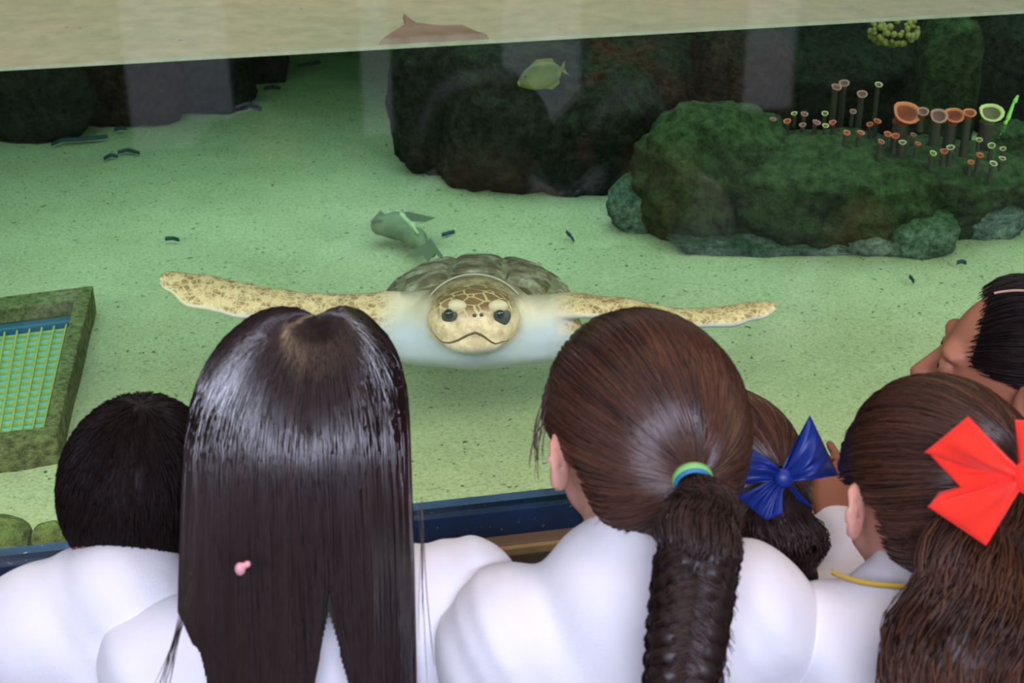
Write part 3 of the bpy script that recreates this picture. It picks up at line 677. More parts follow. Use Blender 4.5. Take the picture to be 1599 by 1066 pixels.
def basis(yaw, pitch, roll=0):
    """head axes: columns right, forward, up; yaw left positive from the camera heading, pitch down positive"""
    Fw = CH; Rt = CR; Up = np.array([0, 0, 1.0])
    B = np.stack([Rt, Fw, Up], 1)
    Rz = np.array(Matrix.Rotation(yaw, 3, 'Z')); Rx = np.array(Matrix.Rotation(-pitch, 3, 'X')); Ry = np.array(Matrix.Rotation(roll, 3, 'Y'))
    return B @ Rz @ Rx @ Ry
def person(label, hc, HB, s, shl, shr, skin, collar=False, ear=1.0, arm_r=None, arm_l=None, low_neck=0, shirt_label=None):
    """hc head centre, HB head basis, s size, shl/shr shoulder joints"""
    shl, shr = np.array(shl), np.array(shr); mid = (shl+shr)/2; X = nrm(shr-shl); Up = np.array([0, 0, 1.0])
    Yf = nrm(np.cross(Up, X)); feet = np.array([mid[0], mid[1]+.03, 0.0]); 
    hp = lambda x, y, z: hc+HB @ (np.array([x, y, z-.020])*s)
    T = s*.98
    neckb = mid+Up*.060*T+Yf*.012; chest = mid-Up*.10*T; waist = mid-Up*.27*T+Yf*.01; pel = np.array([feet[0], feet[1], max(.55*mid[2]/1.0*.92, .42)])
    pel[:2] = waist[:2]; BX = np.stack([X, Yf, np.cross(X, Yf)], 1)
    ops = []
    A = lambda g, kind, *a, **k: ops.append((g, kind, a, k))
    # head
    A('head', 'ell', hp(0, -.010, .022), np.array([.073, .090, .082])*s, HB)
    A('head', 'ell', hp(0, .026, -.034), np.array([.056, .062, .072])*s, HB, k=.02)
    A('head', 'ell', hp(0, .062, -.094), np.array([.022, .020, .016])*s, HB, k=.02)
    for q in (-1, 1):
        A('head', 'ell', hp(q*.032, .060, -.040), np.array([.024, .022, .026])*s, HB, k=.015)
        A('head', 'ell', hp(q*.030, .074, .022), np.array([.024, .014, .009])*s, HB, k=.012)
    A('head', 'cap', hp(0, .084, .006), hp(0, .104, -.030), .0065*s, .0095*s, k=.008)
    for q in (-1, 1): A('head', 'ell', hp(q*.010, .094, -.034), np.full(3, .008)*s, HB, k=.006)
    for q in (-1, 1): A('head', 'sub', hp(q*.030, .094, .002), np.array([.016, .012, .009])*s, HB, k=.008)
    A('head', 'ell', hp(0, .088, -.058), np.array([.021, .010, .006])*s, HB, k=.005)
    A('head', 'ell', hp(0, .086, -.069), np.array([.017, .010, .006])*s, HB, k=.005)
    A('head', 'sub', hp(0, .100, -.0635), np.array([.022, .010, .0018])*s, HB, k=.002)
    for q in (-1, 1):
        EB = HB @ np.array(Matrix.Rotation(q*.85, 3, 'Z')); eo = .092-.020*(1-ear)-(.013 if q > 0 else 0)
        A('head', 'ell', hp(q*eo, -.012, .010), np.array([.0078, .020, .028])*s*ear, EB, k=.006)
        A('head', 'sub', hp(q*(eo+.007), -.012, .013), np.array([.006, .011, .016])*s, EB, k=.004)
    A('neck', 'cap', hp(0, -.022, -.055), neckb, .041*s, .045*s, k=.02)
    # trunk
    A('torso', 'ell', chest, np.array([.125, .078, .135])*T, BX, k=.03)
    A('torso', 'cap', shl, shr, .042*T, .042*T, k=.045)
    for q_ in (shl, shr): A('torso', 'cap', neckb-Up*.022*T, q_*.9+mid*.1-Up*.004, .042*T, .041*T, k=.05)
    A('torso', 'cap', neckb-Up*.02, chest, .046*T, .078*T, k=.04)
    A('torso', 'ell', waist, np.array([.108, .078, .13])*T, BX, k=.05)
    A('pelvis', 'ell', pel, np.array([.120, .090, .11])*T, BX, k=.05)
    A('torso', 'cap', waist, pel, .080*T, .085*T, k=.05)
    # arms
    for side, sh, cust in ((-1, shl, arm_l), (1, shr, arm_r)):
        if cust: el_, wr, hd = cust
        else:
            el_ = sh+X*side*.035-Up*.215*T+Yf*.0; wr = el_+Yf*.10*T-Up*.155*T-X*side*.02; hd = nrm(wr-el_)
        hd = nrm(hd)
        A('arm', 'cap', sh, el_, .041*T, .032*T, k=.03); A('arm', 'cap', el_, wr, .031*T, .022*T, k=.015)
        sideax = nrm(np.cross(hd, Yf if abs(hd @ Yf) < .9 else Up)); pal = nrm(np.cross(sideax, hd))
        pc = wr+hd*.038*s; HBm = np.stack([sideax, hd, pal], 1)
        A('hand', 'ell', pc, np.array([.029, .038, .012])*s, HBm, k=.012)
        for f_, (off, ln) in enumerate(((-.021, .048), (-.007, .056), (.007, .052), (.020, .040))):
            b0 = wr+hd*.066*s+sideax*off*s; b1 = b0+(hd*.9+pal*.25*1)*ln*.5*s+sideax*off*.12; b2 = b1+(hd*.7+pal*.7)*ln*.5*s
            A('hand', 'cap', b0-hd*.015*s, b1, .0072*s, .0066*s, k=.003); A('hand', 'cap', b1, b2, .0066*s, .0055*s, k=.002)
        t0 = wr+hd*.022*s-sideax*.020*s*side; t1 = t0-sideax*.022*s*side+hd*.024*s+pal*.006; t2 = t1+hd*.024*s+pal*.010*s
        A('hand', 'cap', t0, t1, .0095*s, .008*s, k=.006); A('hand', 'cap', t1, t2, .008*s, .0065*s, k=.003)
    # legs
    for q in (-1, 1):
        hip = pel+X*q*.060*T-Up*.03; kn = np.array([hip[0], hip[1], pel[2]*.52])+Yf*.012; an = np.array([hip[0], hip[1], .065])-Yf*.01
        A('leg', 'cap', hip, kn, .070*T, .048*T, k=.03); A('leg', 'cap', kn, an, .046*T, .030*T, k=.015)
        A('foot', 'cap', an-Up*.03, an+Yf*.11*T-Up*.037, .026*T, .022*T, k=.015)
    allp = np.array([p for o_ in ops for p in ([o_[2][0]] if o_[1] != 'cap' else [o_[2][0], o_[2][1]])])
    lo, hi = allp.min(0)-.16, allp.max(0)+.16; lo[2] = -.01
    def build(groups, infl, h, extra=None, cut=None):
        use = [o_ for o_ in ops if o_[0] in groups]
        pp = np.array([p for o_ in use for p in ([o_[2][0]] if o_[1] != 'cap' else [o_[2][0], o_[2][1]])])
        l, u = pp.min(0)-.17, pp.max(0)+.17; l[2] = max(l[2], -.005); f_ = Field(l, u, h)
        for g_, kd, a_, k_ in use:
            if kd == 'ell': f_.ell(*a_, **k_, infl=infl)
            elif kd == 'cap': f_.cap(*a_, **k_, infl=infl)
            elif infl == 0: f_.ell(*a_, **k_, mode='sub')
        if extra: extra(f_)
        return f_.mesh()
    root = tag(empty('person', feet), label, 'person')
    Vb, Fb = build({'head', 'neck', 'torso', 'pelvis', 'arm', 'hand', 'leg', 'foot'}, 0, .0052); Vb = smooth_v(Vb, Fb, 1)
    mesh_np('body', Vb, Fb, skin, root)
    sd = float(hc[0]*10)
    def fold(f_):
        G = np.meshgrid(*f_.ax, indexing='ij', sparse=True); q = [G[i]-mid[i] for i in range(3)]
        u = q[0]*X[0]+q[1]*X[1]
        f_.F += (.0012*np.sin(q[2]*95+u*140+2.5*np.sin(u*31+q[2]*23+sd))+.0036*np.sin(q[2]*38+u*22+sd)*np.sin(u*27+sd*2)+.0025*np.sin(q[2]*17-u*55+sd)+.002*np.sin(u*75+q[2]*40)).astype(np.float32)
        if collar:
            d = nrm(hp(0, -.022, -.055)-neckb); f_.cap(neckb-d*.02, neckb+d*.034, .058*s, .053*s, .012); f_.cap(neckb+d*.05, neckb+d*.12, .047*s, .047*s, .004, 'sub')
        # neck opening
        else:
            d = nrm(hp(0, -.022, -.055)-neckb); f_.cap(neckb-d*.03, neckb+d*.012, .060*s, .052*s, .02); f_.cap(neckb+d*.02, neckb+d*.1, .046*s, .052*s, .004, 'sub')
        # cuffs and hem
        for sh, cust, side in ((shl, arm_l, -1), (shr, arm_r, 1)):
            pass
        f_.F[:, :, f_.ax[2] < pel[2]-.03] = .1
    Vs, Fs = build({'torso', 'arm', 'pelvis'}, .0115, .0055, fold); Vs = smooth_v(Vs, Fs, 2); mesh_np('shirt', Vs, Fs, M_white, root)
    def tcut(f_): f_.F[:, :, f_.ax[2] > pel[2]+.06] = .1; f_.F[:, :, f_.ax[2] < .06] = .1
    Vs, Fs = build({'pelvis', 'leg'}, .007, .009, tcut); mesh_np('trousers', Vs, Fs, M_trou, root)
    Vs, Fs = build({'foot'}, .007, .008); mesh_np('shoes', Vs, Fs, M_shoe, root)
    for q in (-1, 1):
        f_ = Field(hp(q*.030, .08, .002)-.02, hp(q*.030, .08, .002)+.02, .0016); f_.ell(hp(q*.029, .0755, .002), np.full(3, .0105*s)); e_ = mesh_np('eye', *f_.mesh(), M_eyew, root)
        f_ = Field(hp(q*.030, .08, .002)-.02, hp(q*.030, .08, .002)+.02, .0012); f_.ell(hp(q*.029, .0840, .001), np.array([.0052, .0028, .0052])*s, HB); mesh_np('iris', *f_.mesh(), M_eye, e_)
        f_ = Field(hp(q*.030, .08, .002)-.024, hp(q*.030, .08, .002)+.024, .0014); f_.ell(hp(q*.029, .0750, .002), np.array([.0135, .0120, .0122])*s, HB); f_.ell(hp(q*.029, .090, .001), np.array([.0115, .0080, .0042])*s, HB, mode='sub'); mesh_np('eyelid', *f_.mesh(), skin, root)
    return root, hp, dict(neckb=neckb, X=X, Y=Yf, mid=mid, T=T)

def covered(d, fy=.30, fz=.62):
    """hair grows here? d (...,3) unit directions in head axes (right, forward, up)"""
    x, y, z = d[..., 0], d[..., 1], d[..., 2]
    face = (y > fy) & (z < fz*np.clip(y*1.4, 0, 1)+.08)
    neck = (z < -.60) & (y > -.25)
    ear = (np.abs(x) > .66) & (z < .02) & (z > -.60) & (y > -.28)
    return ~(face | neck | ear | (z < -.90))
def pulled(root, hc, HB, rad, tie, n, m, r0=.0008, lift=.0, jitter=.004, name='hair', wave=0, k=13, noise_amp=.006, part=None, fy=.30, fz=.62):
    """hair drawn over an ellipsoid to the tie direction (head axes)"""
    tie = nrm(tie); rad = np.array(rad)
    u = nrm(np.cross(tie, [.03, .01, 1])); w = np.cross(tie, u)
    def pos(al, ph, ro):
        d = np.cos(al)[..., None]*tie + np.sin(al)[..., None]*(np.cos(ph)[..., None]*u+np.sin(ph)[..., None]*w)
        return d, hc+((d*rad)*ro[..., None]) @ HB.T
    phs = np.linspace(0, 2*math.pi, 181); als = np.linspace(.05, 2.95, 120)
    Pm, Am = np.meshgrid(phs, als, indexing='ij'); cv = covered(pos(Am, Pm, np.ones_like(Am))[0], fy, fz)
    amax = np.array([als[np.argmin(c_) if not c_.all() else -1] for c_ in np.concatenate([cv[:, :-1], np.zeros((len(cv), 1), bool)], 1)])
    amax = np.convolve(np.concatenate([amax[-4:-1], amax, amax[1:4]]), np.ones(7)/7, 'valid')
    # cap under the strands
    pb = np.linspace(0, 2*math.pi, 96, endpoint=False); tt = np.linspace(0, 1, 28); Pq, Tq = np.meshgrid(pb, tt, indexing='ij')
    Aq = .03+(np.interp(Pq, phs, amax)-.03)*Tq
    _, Pp = pos(Aq, Pq, .965+.0*Tq-.10*np.clip((Tq-.9)/.1, 0, 1)); Vv, Ff = grid_surf(Pp, True)
    cap_ = mesh_np(name, Vv, Ff, m, root, True, np.full(len(Vv), .05))
    ph = rng.uniform(0, 2*math.pi, n); am = np.interp(ph, phs, amax)
    a0 = am*np.sqrt(rng.uniform(.10, 1.0, n)); a0 = np.where(rng.random(n) < .25, am*rng.uniform(.92, 1.02, n), a0)
    t = np.linspace(0, 1, k)[None]
    al = a0[:, None]*(1-t)+.10*t; lump = np.array([mnoise.noise(Vector((q*2.6, 1.7, n*.01))) for q in ph])
    ro = .985+.02*rng.random(n)[:, None]+noise_amp*8*lump[:, None]*np.sin(np.pi*t)*.5+lift*np.sin(np.pi*t)+.004*np.sin(t*9+rng.uniform(0, 6, n)[:, None])
    ro = ro-.06*np.clip(1-t*8, 0, 1)
    phj = ph[:, None]+jitter*6*np.sin(t*4+rng.uniform(0, 6, n)[:, None])
    _, P = pos(al, phj, ro)
    tone = np.clip(rng.beta(2, 3, n)+.35*np.array([mnoise.noise(Vector((q*9, .3, 2))) for q in ph]), 0, 1)
    strands('strands', P, r0, m, cap_, 'stuff', tone=tone, tip=.8)
    d, tp_ = pos(np.zeros(1), np.zeros(1), np.ones(1)*1.0)
    return cap_, tp_[0], nrm((d[0]/rad) @ HB.T)
def tail(parent, pts, rads, n, m, r0=.0008, wave=.004, freq=30, k=30, name='ponytail', flat=1.0, end_spread=1.0, core=True):
    """bundle of fibres about a centre line"""
    pts = np.array(pts); q = np.linspace(0, 1, len(pts)); t = np.linspace(0, 1, k)
    C_ = np.stack([np.interp(t, q, pts[:, i]) for i in range(3)], 1)
    for _ in range(3): C_[1:-1] = (C_[:-2]+2*C_[1:-1]+C_[2:])/4
    Rr = np.interp(t, q, rads); T_ = np.gradient(C_, axis=0); T_ /= np.linalg.norm(T_, axis=1, keepdims=True)
    A_ = np.cross(T_, CH); A_ /= np.linalg.norm(A_, axis=1, keepdims=True); B_ = np.cross(T_, A_)
    th = rng.uniform(0, 2*math.pi, n); rr = np.sqrt(rng.uniform(.25, 1.05, n)); ph = rng.uniform(0, 6.28, (n, 3))
    x = (rr*np.cos(th))[:, None]*Rr+wave*np.sin(t*freq+ph[:, :1]*.35)*np.clip(t*4, 0, 1)+.3*wave*np.sin(t*freq*2.3+ph[:, 1:2])
    y = (rr*np.sin(th))[:, None]*Rr*flat+wave*np.sin(t*freq*1.1+ph[:, 2:3]*.35)*np.clip(t*4, 0, 1)
    P = C_[None]+x[..., None]*A_[None]+y[..., None]*B_[None]
    if core:
        an = np.linspace(0, 2*math.pi, 20, endpoint=False)
        Pc = C_[None]+(np.cos(an)[:, None]*Rr*.86)[..., None]*A_[None]+(np.sin(an)[:, None]*Rr*.86*flat)[..., None]*B_[None]
        Vv, Ff = grid_surf(Pc, True); o = mesh_np(name, Vv, Ff, m, parent, True, np.full(len(Vv), .05)); parent = o
    strands('strands', P, r0, m, parent, 'stuff', tip=.2)
    return parent
def petal(parent, K, Aa, Bb, m, name='loop', puff=.01, pleats=3, amp=.004, back=None, nu=18, nv=22):
    """folded ribbon loop from the knot K to the edge Aa-Bb: a front and a back sheet joined at the far edge"""
    K, Aa, Bb = map(np.array, (K, Aa, Bb)); nrml = nrm(np.cross(Aa-K, Bb-K)); nrml = nrml if nrml @ CF < 0 else -nrml
    u = np.linspace(0, 1, nu); v = np.linspace(0, 1, nv); U, Vv = np.meshgrid(u, v, indexing='ij')
    e = .10; uu = U; ww = e+(1-e)*U**.8
    edge = Aa[None, None]*(1-Vv[..., None])+Bb[None, None]*Vv[..., None]; midp = (Aa+Bb)/2
    tgt = midp+(edge-midp)*1.0
    base = K+(edge-midp)*e
    P = base*(1-uu[..., None])+tgt*uu[..., None]
    off = puff*np.sin(np.pi*np.clip(U, 0, 1))**.8*np.sin(np.pi*Vv)**.5 + amp*np.cos(Vv*2*math.pi*pleats)*(1-U)**.6*np.clip(U*6, 0, 1)
    Fp = P+nrml*off[..., None]; Bp = P-nrml*(.5*off+.002*(1-U)+.0006)[..., None]
    S2 = np.concatenate([Fp, Bp[::-1]], 0); Vq, Fq = grid_surf(S2)
    return mesh_np(name, Vq, Fq, m, parent)
def knot(parent, c, rx, ry, rz, m, ax):
    f_ = Field(c-.03, c+.03, .0018); f_.ell(c, (rx, ry, rz), ax); V_, F_ = f_.mesh(); return mesh_np('knot', V_, F_, m, parent)
def ring(parent, c, axis, R0, r0, m, name='hair_tie', sq=.55):
    axis = nrm(axis); u = nrm(np.cross(axis, [.1, .2, 1])); w = np.cross(axis, u); a = np.linspace(0, 2*math.pi, 40, endpoint=False); b = np.linspace(0, 2*math.pi, 10, endpoint=False)
    P = np.array([[c+(u*math.cos(i)+w*math.sin(i))*(R0+r0*sq*math.cos(j))+axis*r0*math.sin(j) for j in b] for i in a])
    P = np.concatenate([P, P[:, :1]], 1); V_, F_ = grid_surf(P, True); return mesh_np(name, V_, F_, m, parent)

# ---- girl with long straight hair -------------------------------------------------
HBl = basis(R_(-3), R_(14)); hcl = at(472, 628, 1.44)
g2, hp2, nf2 = person('child with long straight dark hair in a white shirt, left of centre', hcl, HBl, 1.0, at(262, 1045, 1.43), at(722, 940, 1.50), M_skinA, ear=.4)
def long_hair(root, hc, m):
    U3 = np.array([0, 0, 1.0]); Bk = -CH
    top_dir = np.array([.02, .08, 1.0])
    aW, bW, hW = .100, .108, .108                     # half width, half depth, height over the equator
    def f(ph, t, ro):
        """ph: 0 back, +right; t 0..1: 0..0.36 over the skull, the rest hanging"""
        ts = .36; th = np.clip(t/ts, 0, 1)*math.pi/2; dn = np.clip((t-ts)/(1-ts), 0, 1)
        sx = np.sin(ph); sy = np.cos(ph)
        x0 = .018
        wx = aW*(1+.06*np.sin(np.clip(dn*2.2, 0, 1)*math.pi/2)-.08*np.clip(dn-.45, 0, 1)); wy = bW
        x = x0*(1-np.sin(th))+wx*np.sin(th)**.92*sx*ro
        y = wy*np.sin(th)**.92*sy*ro
        z = hW*np.cos(th)*ro*(1-.05*np.exp(-((x-x0)/.012)**2)) - .50*dn
        ss = np.clip((t-.20)/.50, 0, 1); ss = ss*ss*(3-2*ss); y = y*(1-.60*ss)+.150*ss
        return hc+np.array([0, 0, -.012])+CR*x[..., None]+Bk*y[..., None]+U3*z[..., None]
    ph = np.linspace(-2.15, 2.15, 300); t = np.linspace(0, 1, 150); Pq, Tq = np.meshgrid(ph, t, indexing='ij')
    gap = 1-.10*np.clip((Tq-.62)/.3, 0, 1)*np.exp(-((Pq-.32)/.10)**2)
    Vv, Ff = grid_surf(f(Pq, Tq, .955*gap-.0*Tq)); 
    # the parting of the hair low on the back, where the shirt shows
    cen_t = Tq.reshape(-1)[Ff].mean(1); cen_p = Pq.reshape(-1)[Ff].mean(1)
    keep = ~((np.abs(cen_p-.36) < .26*np.clip((cen_t-.50)/.14, 0, 1)))
    cap_ = mesh_np('hair', Vv, Ff[keep], m, root, True, np.full(len(Vv), .03))
    n = 6200; k = 17
    ph = rng.uniform(-2.15, 2.15, n); t0 = np.where(rng.random(n) < .6, rng.uniform(0, .04, n), rng.uniform(0, .25, n)); t1 = rng.uniform(.9, 1.0, n)
    t = t0[:, None]+(t1-t0)[:, None]*np.linspace(0, 1, k)[None]
    lump = np.array([mnoise.noise(Vector((q*3.1, 4.2, 0))) for q in ph])[:, None]; l2 = np.array([mnoise.noise(Vector((q*11, 1.2, 0))) for q in ph])[:, None]
    ro = .975+.025*rng.random(n)[:, None]+.06*lump*np.clip((t-.1)*3, 0, 1)+.02*l2*np.clip(t*3, 0, 1)
    pp = ph[:, None]+.07*np.sin(t*6+rng.uniform(0, 6, n)[:, None])*t+.12*lump*t+.05*np.sin(t*9+ph[:, None]*14)*t
    g_ = np.clip((t-.48)/.16, 0, 1); sg = np.where(pp[:, 8:9] > .36, 1, -1); dd = (pp-.36)*sg; pp = .36+sg*np.where(g_ > 0, np.maximum(dd, .25*g_+.05*rng.random((n, 1))), dd)
    P = f(pp, t, ro)
    tone = np.clip(rng.beta(2, 3, n)+.3*l2[:, 0], 0, 1)
    strands('strands', P, .00075, m, cap_, 'stuff', tone=tone)
    # loose wisps on the left and right
    W_ = []
    for a in range(16):
        s0 = at(300+rng.uniform(-6, 6), 900+rng.uniform(-40, 20), 1.33); s1 = at(285-rng.uniform(0, 12), 990, 1.30); s2 = at(245-rng.uniform(-8, 14)+a, 1080, 1.27)
        W_.append(np.array([(1-q)**2*s0+2*q*(1-q)*s1+q*q*s2 for q in np.linspace(0, 1, 14)]))
    for a in range(5):
        x_ = 650+a*3; rr_ = rng.uniform(2, 22); W_.append(np.array([at(x_+4*math.sin(q*3+a)+q*rr_, 780+q*(140+40*a), 1.335) for q in np.linspace(0, 1, 14)]))
    strands('loose_strands', np.array(W_), .00042, m, cap_, 'stuff')
    return cap_
hl = long_hair(g2, hcl, H_dark)
M_clip = mat('pink_clip', (.8, .38, .40), .3)
f_ = Field(at(375, 888, 1.27)-.015, at(375, 888, 1.27)+.015, .0012); c_ = at(375, 888, 1.283); f_.ell(c_, (.0045, .0045, .006)); f_.ell(c_+CR*.006+CU*.004, (.003, .003, .003), k=.002)
tag(mesh_np('hair_clip', *f_.mesh(), M_clip, g2), 'small pale pink hair clip')

# ---- girl with the braid ----------------------------------------------------------
HBb = basis(R_(24), R_(16)); hcb = at(1004, 668, 1.42)
g3, hp3, nf3 = person('child with a thick dark braid and green hair tie in a white shirt', hcb, HBb, 1.02, at(790, 1000, 1.42), at(1180, 965, 1.42), M_skinB)
tdir = HBb.T @ nrm((at(1084, 742, 1.33)-hcb)); hb_, tpos, tn = pulled(g3, hcb, HBb, (.094, .112, .112), tdir, 5200, H_brown, .00085, fy=.5)
tie = at(1081, 748, depth(tpos)-.004)
M_green = mat('green_elastic', (.22, .55, .16), .5); M_teal = mat('blue_elastic', (.03, .20, .38), .5)
tgt = at(1068, 850, 1.28); ax = nrm(tgt-tie)*.55+nrm(tn)*.5
ring(hb_, tie, ax, .0155, .0045, M_green); r_ = ring(hb_, tie+nrm(ax)*.0045, ax, .0150, .0032, M_teal, 'hair_tie_stripe')
cl = [tie, at(1095, 790, 1.30), at(1092, 840, 1.27), at(1084, 900, 1.262), at(1075, 980, 1.255), at(1066, 1060, 1.25), at(1060, 1160, 1.25)]
tail(hb_, cl[:4], [.012, .030, .036, .030], 1300, H_plait, .0008, .0030, 16, 16, 'ponytail', .8)
# plait of three strands
def braid(parent, pts, m, r_s, amp, dep, turns, nf):
    k = 90; t = np.linspace(0, 1, k); q = np.linspace(0, 1, len(pts)); pts = np.array(pts)
    C_ = np.stack([np.interp(t, q, pts[:, i]) for i in range(3)], 1)
    for _ in range(8): C_[1:-1] = (C_[:-2]+2*C_[1:-1]+C_[2:])/4
    T_ = np.gradient(C_, axis=0); T_ /= np.linalg.norm(T_, axis=1, keepdims=True); A_ = np.cross(T_, CF); A_ /= np.linalg.norm(A_, axis=1, keepdims=True); B_ = np.cross(T_, A_)
    rs = r_s*np.interp(t, [0, .15, .5, 1], [.75, 1.05, 1.0, .85])
    for i in range(3):
        p = t*turns*2*math.pi+i*2*math.pi/3; P = C_+A_*(amp*np.sin(p))[:, None]*np.interp(t, [0, .15, 1], [.7, 1, .9])[:, None]+B_*(dep*np.sin(2*p))[:, None]
        Vv, Ff, _ = tubes(P[None], (rs*.93)[None], sides=14); o = mesh_np('braid_strand', Vv, Ff, m, parent, True, np.full(len(Vv), .05))
        T2 = np.gradient(P, axis=0); T2 /= np.linalg.norm(T2, axis=1, keepdims=True); A2 = np.cross(T2, CF); A2 /= np.linalg.norm(A2, axis=1, keepdims=True); B2 = np.cross(T2, A2)
        th = rng.uniform(0, 6.28, nf)[:, None]+t[None]*4+.3*np.sin(t*40+rng.uniform(0, 6, nf)[:, None]); rr = rs[None]*(.96+.07*rng.random(nf)[:, None]+.035*np.sin(t*50+rng.uniform(0, 6, nf)[:, None]))
        Q = P[None]+(rr*np.cos(th))[..., None]*A2[None]+(rr*np.sin(th))[..., None]*B2[None]
        strands('strands', Q[:, ::2], .0007, m, o, 'stuff')
braid(hb_, [at(1092, 838, 1.268)]+cl[3:], H_plait, .0150, .0205, .0095, 3.6, 300)
# flyaway wisps beside the face and the plait
W_ = []
for a in range(13):
    x0_ = 850+rng.uniform(-8, 14); s0 = at(x0_+34, 590+rng.uniform(-80, 60), 1.40); s1 = at(828+rng.uniform(-14, 14), 650+rng.uniform(-20, 30), 1.39); s2 = at(838+rng.uniform(-12, 12), 712+rng.uniform(-16, 40), 1.38)
    W_.append(np.array([(1-q)**2*s0+2*q*(1-q)*s1+q*q*s2 for q in np.linspace(0, 1, 14)]))
for a in range(60):
    y0_ = rng.uniform(800, 1060); sd_ = rng.choice([-1, 1]); cx_ = np.interp(y0_, [790, 840, 900, 1066], [1095, 1090, 1084, 1066])
    W_.append(np.array([at(cx_+sd_*(50+q*22*rng.uniform(.7, 1)), y0_+q*45, 1.262) for q in np.linspace(0, 1, 14)]))
strands('loose_strands', np.array(W_), .0005, H_brown, hb_, 'stuff')

# ---- boy ---------------------------------------------------------------------------
HBo = basis(R_(-12), R_(24)); hco = at(222, 774, 1.52)
g1, hp1, nf1 = person('child with short black hair in a white high-necked top at the left', hco, HBo, .90, at(56, 985, 1.47), at(332, 1003, 1.50), M_skinC, collar=True, ear=.55)
def short_hair(root, hc, HB, s, m):
    V_, F_ = ico(5); rad = np.array([.085, .103, .104])*s; cv = covered(V_) | ((V_[:, 2] < -.3) & (V_[:, 1] < -.1) & (V_[:, 2] > -.93))
    d = np.array([1+.02*mnoise.noise(Vector(q*4)) for q in V_]); P = hc+((V_*rad+np.array([0, -.008, .012])*s)*d[:, None]) @ HB.T
    keep = cv[F_].all(1); cap_ = mesh_np('hair', P, F_[keep], m, root, True, np.full(len(P), .1))
    n = 5200; q = rng.normal(size=(n*2, 3)); q /= np.linalg.norm(q, axis=1, keepdims=True); q = q[covered(q) | ((q[:, 2] < -.3) & (q[:, 1] < -.1) & (q[:, 2] > -.92))][:n]
    cr0 = nrm([.1, -.35, .93]); tg = q-cr0; tg -= (tg*q).sum(1, keepdims=True)*q; tg /= np.linalg.norm(tg, axis=1, keepdims=True)+1e-6
    t = np.linspace(0, 1, 5)[None, :, None]; ln = rng.uniform(.12, .24, (len(q), 1, 1))
    D = q[:, None]+tg[:, None]*t*ln; D /= np.linalg.norm(D, axis=2, keepdims=True); D = D*(.99+.045*t*rng.uniform(.2, 1, (len(q), 1, 1)))
    P = hc+(D*rad+np.array([0, -.008, .012])*s) @ HB.T
    strands('strands', P, .0008, m, cap_, 'stuff', tip=.3)
short_hair(g1, hco, HBo, .88, H_black)

# ---- girl with the navy bow -------------------------------------------------------
HBn = basis(R_(35), R_(12)); hcn = at(1128, 748, 1.64)
g4, hp4, nf4 = person('child with a shiny navy blue hair bow, half hidden behind the braid', hcn, HBn, .95, at(1045, 1010, 1.62), at(1262, 985, 1.64), M_skinC,
    arm_r=(at(1345, 955, 1.66), at(1306, 835, 1.69), nrm(at(1303, 770, 1.70)-at(1306, 835, 1.69))), low_neck=1.0)
tdir = HBn.T @ nrm(at(1222, 742, 1.55)-hcn); hn_, tpos, tn = pulled(g4, hcn, HBn, (.086, .102, .100), tdir, 2000, H_brown, .0009)
DB = 1.50
tail(hn_, [at(1222, 752, 1.55), at(1225, 800, 1.53), at(1232, 850, 1.53), at(1238, 900, 1.54), at(1232, 935, 1.56)], [.014, .030, .034, .026, .012], 900, H_plait, .0008, .006, 14, 20, 'ponytail', .8)
M_satin = mat('navy_satin', (.006, .026, .20), .42, .4)
K = at(1222, 745, DB); bow = tag(bm_obj('hair_bow', boxbm(K-.004, K+.004), M_satin, hn_), 'shiny navy blue bow') if False else empty('hair_bow', K); bow.parent = hn_
bow.matrix_parent_inverse = hn_.matrix_world.inverted()
petal(bow, K, at(1265, 648, DB-.01), at(1310, 742, DB+.01), M_satin, 'bow_loop', .020, 3, .005)
petal(bow, K, at(1176, 700, DB+.01), at(1134, 758, DB-.005), M_satin, 'bow_loop', .020, 3, .005)
petal(bow, K, at(1150, 775, DB+.008), at(1196, 812, DB-.005), M_satin, 'bow_tail', .008, 3, .004)
petal(bow, K, at(1197, 812, DB), at(1222, 802, DB-.004), M_satin, 'bow_tail', .004, 2, .002)
petal(bow, K, at(1247, 782, DB+.004), at(1272, 795, DB+.004), M_satin, 'bow_tail', .005, 2, .003)
knot(bow, K-CF*.006, .010, .007, .010, M_satin, np.stack([CR, CF, CU], 1))

# ---- girl with the red bow ----------------------------------------------------------
HBr = basis(R_(17), R_(15)); hcr = at(1463, 752, 1.42)
g5, hp5, nf5 = person('child with a large red hair bow and wavy dark ponytail, nearest the right edge', hcr, HBr, 1.0, at(1312, 1010, 1.43), at(1650, 1025, 1.42), M_skinB)
tdir = HBr.T @ nrm(at(1596, 745, 1.35)-hcr); hr_, tpos, tn = pulled(g5, hcr, HBr, (.090, .108, .099), tdir, 4200, H_brown, .00085, fy=.5)
tail(hr_, [at(1592, 748, 1.335), at(1570, 830, 1.31), at(1535, 900, 1.29), at(1520, 980, 1.275), at(1515, 1080, 1.27), at(1510, 1160, 1.28)], [.018, .042, .062, .070, .066, .05], 2600, H_red, .0009, .007, 13, 26, 'ponytail', .5)
M_red = cloth_mat('red_ribbon', (.98, .03, .012), .6, 1500); K = at(1598, 744, 1.262); bow = empty('hair_bow', K); bow.parent = hr_; bow.matrix_parent_inverse = hr_.matrix_world.inverted()
petal(bow, K, at(1512, 650, 1.255), at(1444, 706, 1.27), M_red, 'bow_loop', .016, 2, .003)
petal(bow, K, at(1448, 705, 1.275), at(1500, 760, 1.265), M_red, 'bow_loop', .006, 2, .003)
petal(bow, K, at(1466, 768, 1.275), at(1448, 792, 1.268), M_red, 'bow_tail', .006, 2, .002)
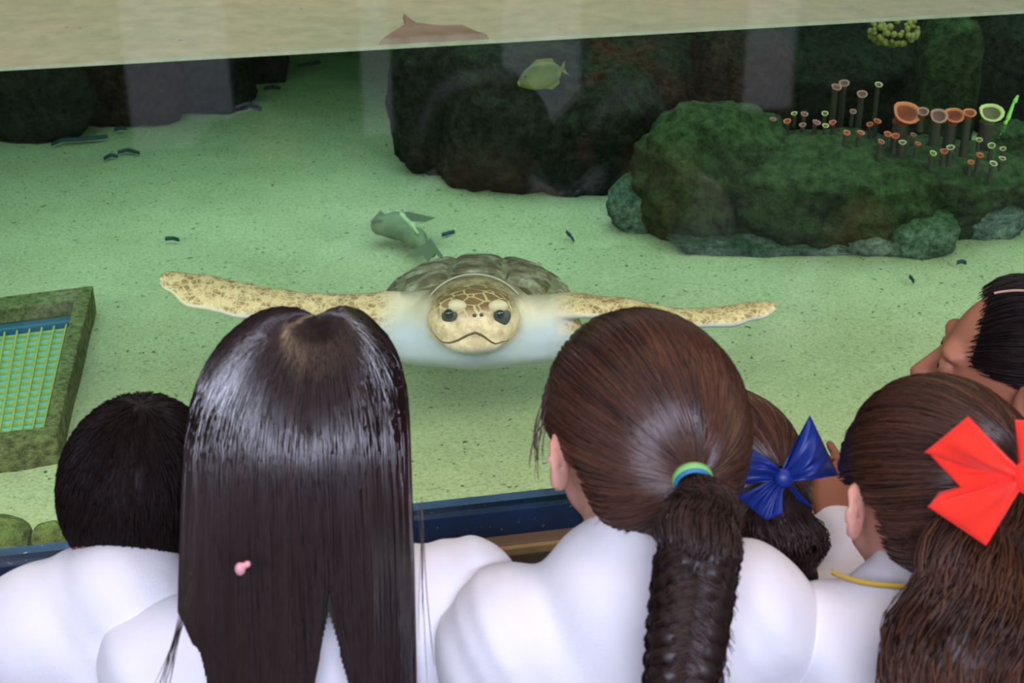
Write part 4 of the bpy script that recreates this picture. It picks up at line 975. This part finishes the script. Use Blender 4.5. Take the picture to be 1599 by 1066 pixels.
petal(bow, K, at(1448, 790, 1.262), at(1540, 852, 1.25), M_red, 'bow_loop', .012, 2, .003)
petal(bow, K, at(1585, 655, 1.275), at(1690, 660, 1.27), M_red, 'bow_loop', .012, 2, .003)
petal(bow, K, at(1740, 760, 1.27), at(1640, 850, 1.26), M_red, 'bow_loop', .012, 2, .003)
knot(bow, K-CF*.006, .010, .007, .014, M_red, np.stack([CR, CF, CU], 1))
M_lan = cloth_mat('yellow_lanyard', (.62, .42, .05), .6); 
P = np.array([at(1298, 892, 1.395), at(1320, 902, 1.372), at(1350, 910, 1.352), at(1385, 914, 1.338), at(1420, 917, 1.330), at(1455, 918, 1.325)]); 
u = np.linspace(0, 5, 24); Q = np.stack([np.interp(u, range(6), P[:, i]) for i in range(3)], 1)
for _ in range(3): Q[1:-1] = (Q[:-2]+2*Q[1:-1]+Q[2:])/4
ribbon = np.stack([Q+CU*.0028, Q+CF*.0012, Q-CU*.0028, Q-CF*.0012], 0); Vv, Ff = grid_surf(ribbon, True); mesh_np('lanyard', Vv, Ff, M_lan, g5)
W_ = []
for a in range(50):
    y0_ = rng.uniform(880, 1040); x0_ = np.interp(y0_, [880, 960, 1060], [1440, 1405, 1400])
    W_.append(np.array([at(x0_-q*22+6*math.sin(q*7+a)+rng.uniform(0, 1), y0_+q*70, 1.29) for q in np.linspace(0, 1, 14)]))
strands('loose_strands', np.array(W_), .0005, H_red, hr_, 'stuff')

# ---- girl in profile at the top right ------------------------------------------------
HBp = basis(R_(72), R_(-8)); hcp = at(1593, 560, 1.74)
g6, hp6, nf6 = person('child in profile looking down to the left at the top right corner', hcp, HBp, 1.0, at(1500, 860, 1.76), at(1720, 880, 1.68), M_skinC)
tdir = np.array([.25, -.9, .1]); hpf, tpos, tn = pulled(g6, hcp, HBp, (.083, .100, .098), tdir, 2200, H_black, .0009, fy=.62, fz=1.3)
t = np.linspace(0, 1, 20); P = np.array([hcp+HBp @ (np.array([-.30, .50-1.1*q, 0])+np.array([0, 0, math.sqrt(max(.05, 1-.09-(.50-1.1*q)**2))]))*1 for q in t]); 
P = np.array([hcp+HBp @ (nrm(HBp.T @ (p-hcp))*np.array([.0835, .1005, .0985])*1.012) for p in P])
M_part = mat('scalp', (.50, .30, .22), .6); Vv, Ff, _ = tubes(P[None], np.full((1, 20), .0014), sides=6); tag(mesh_np('parting', Vv, Ff, M_part, hpf), 'pale parting line')
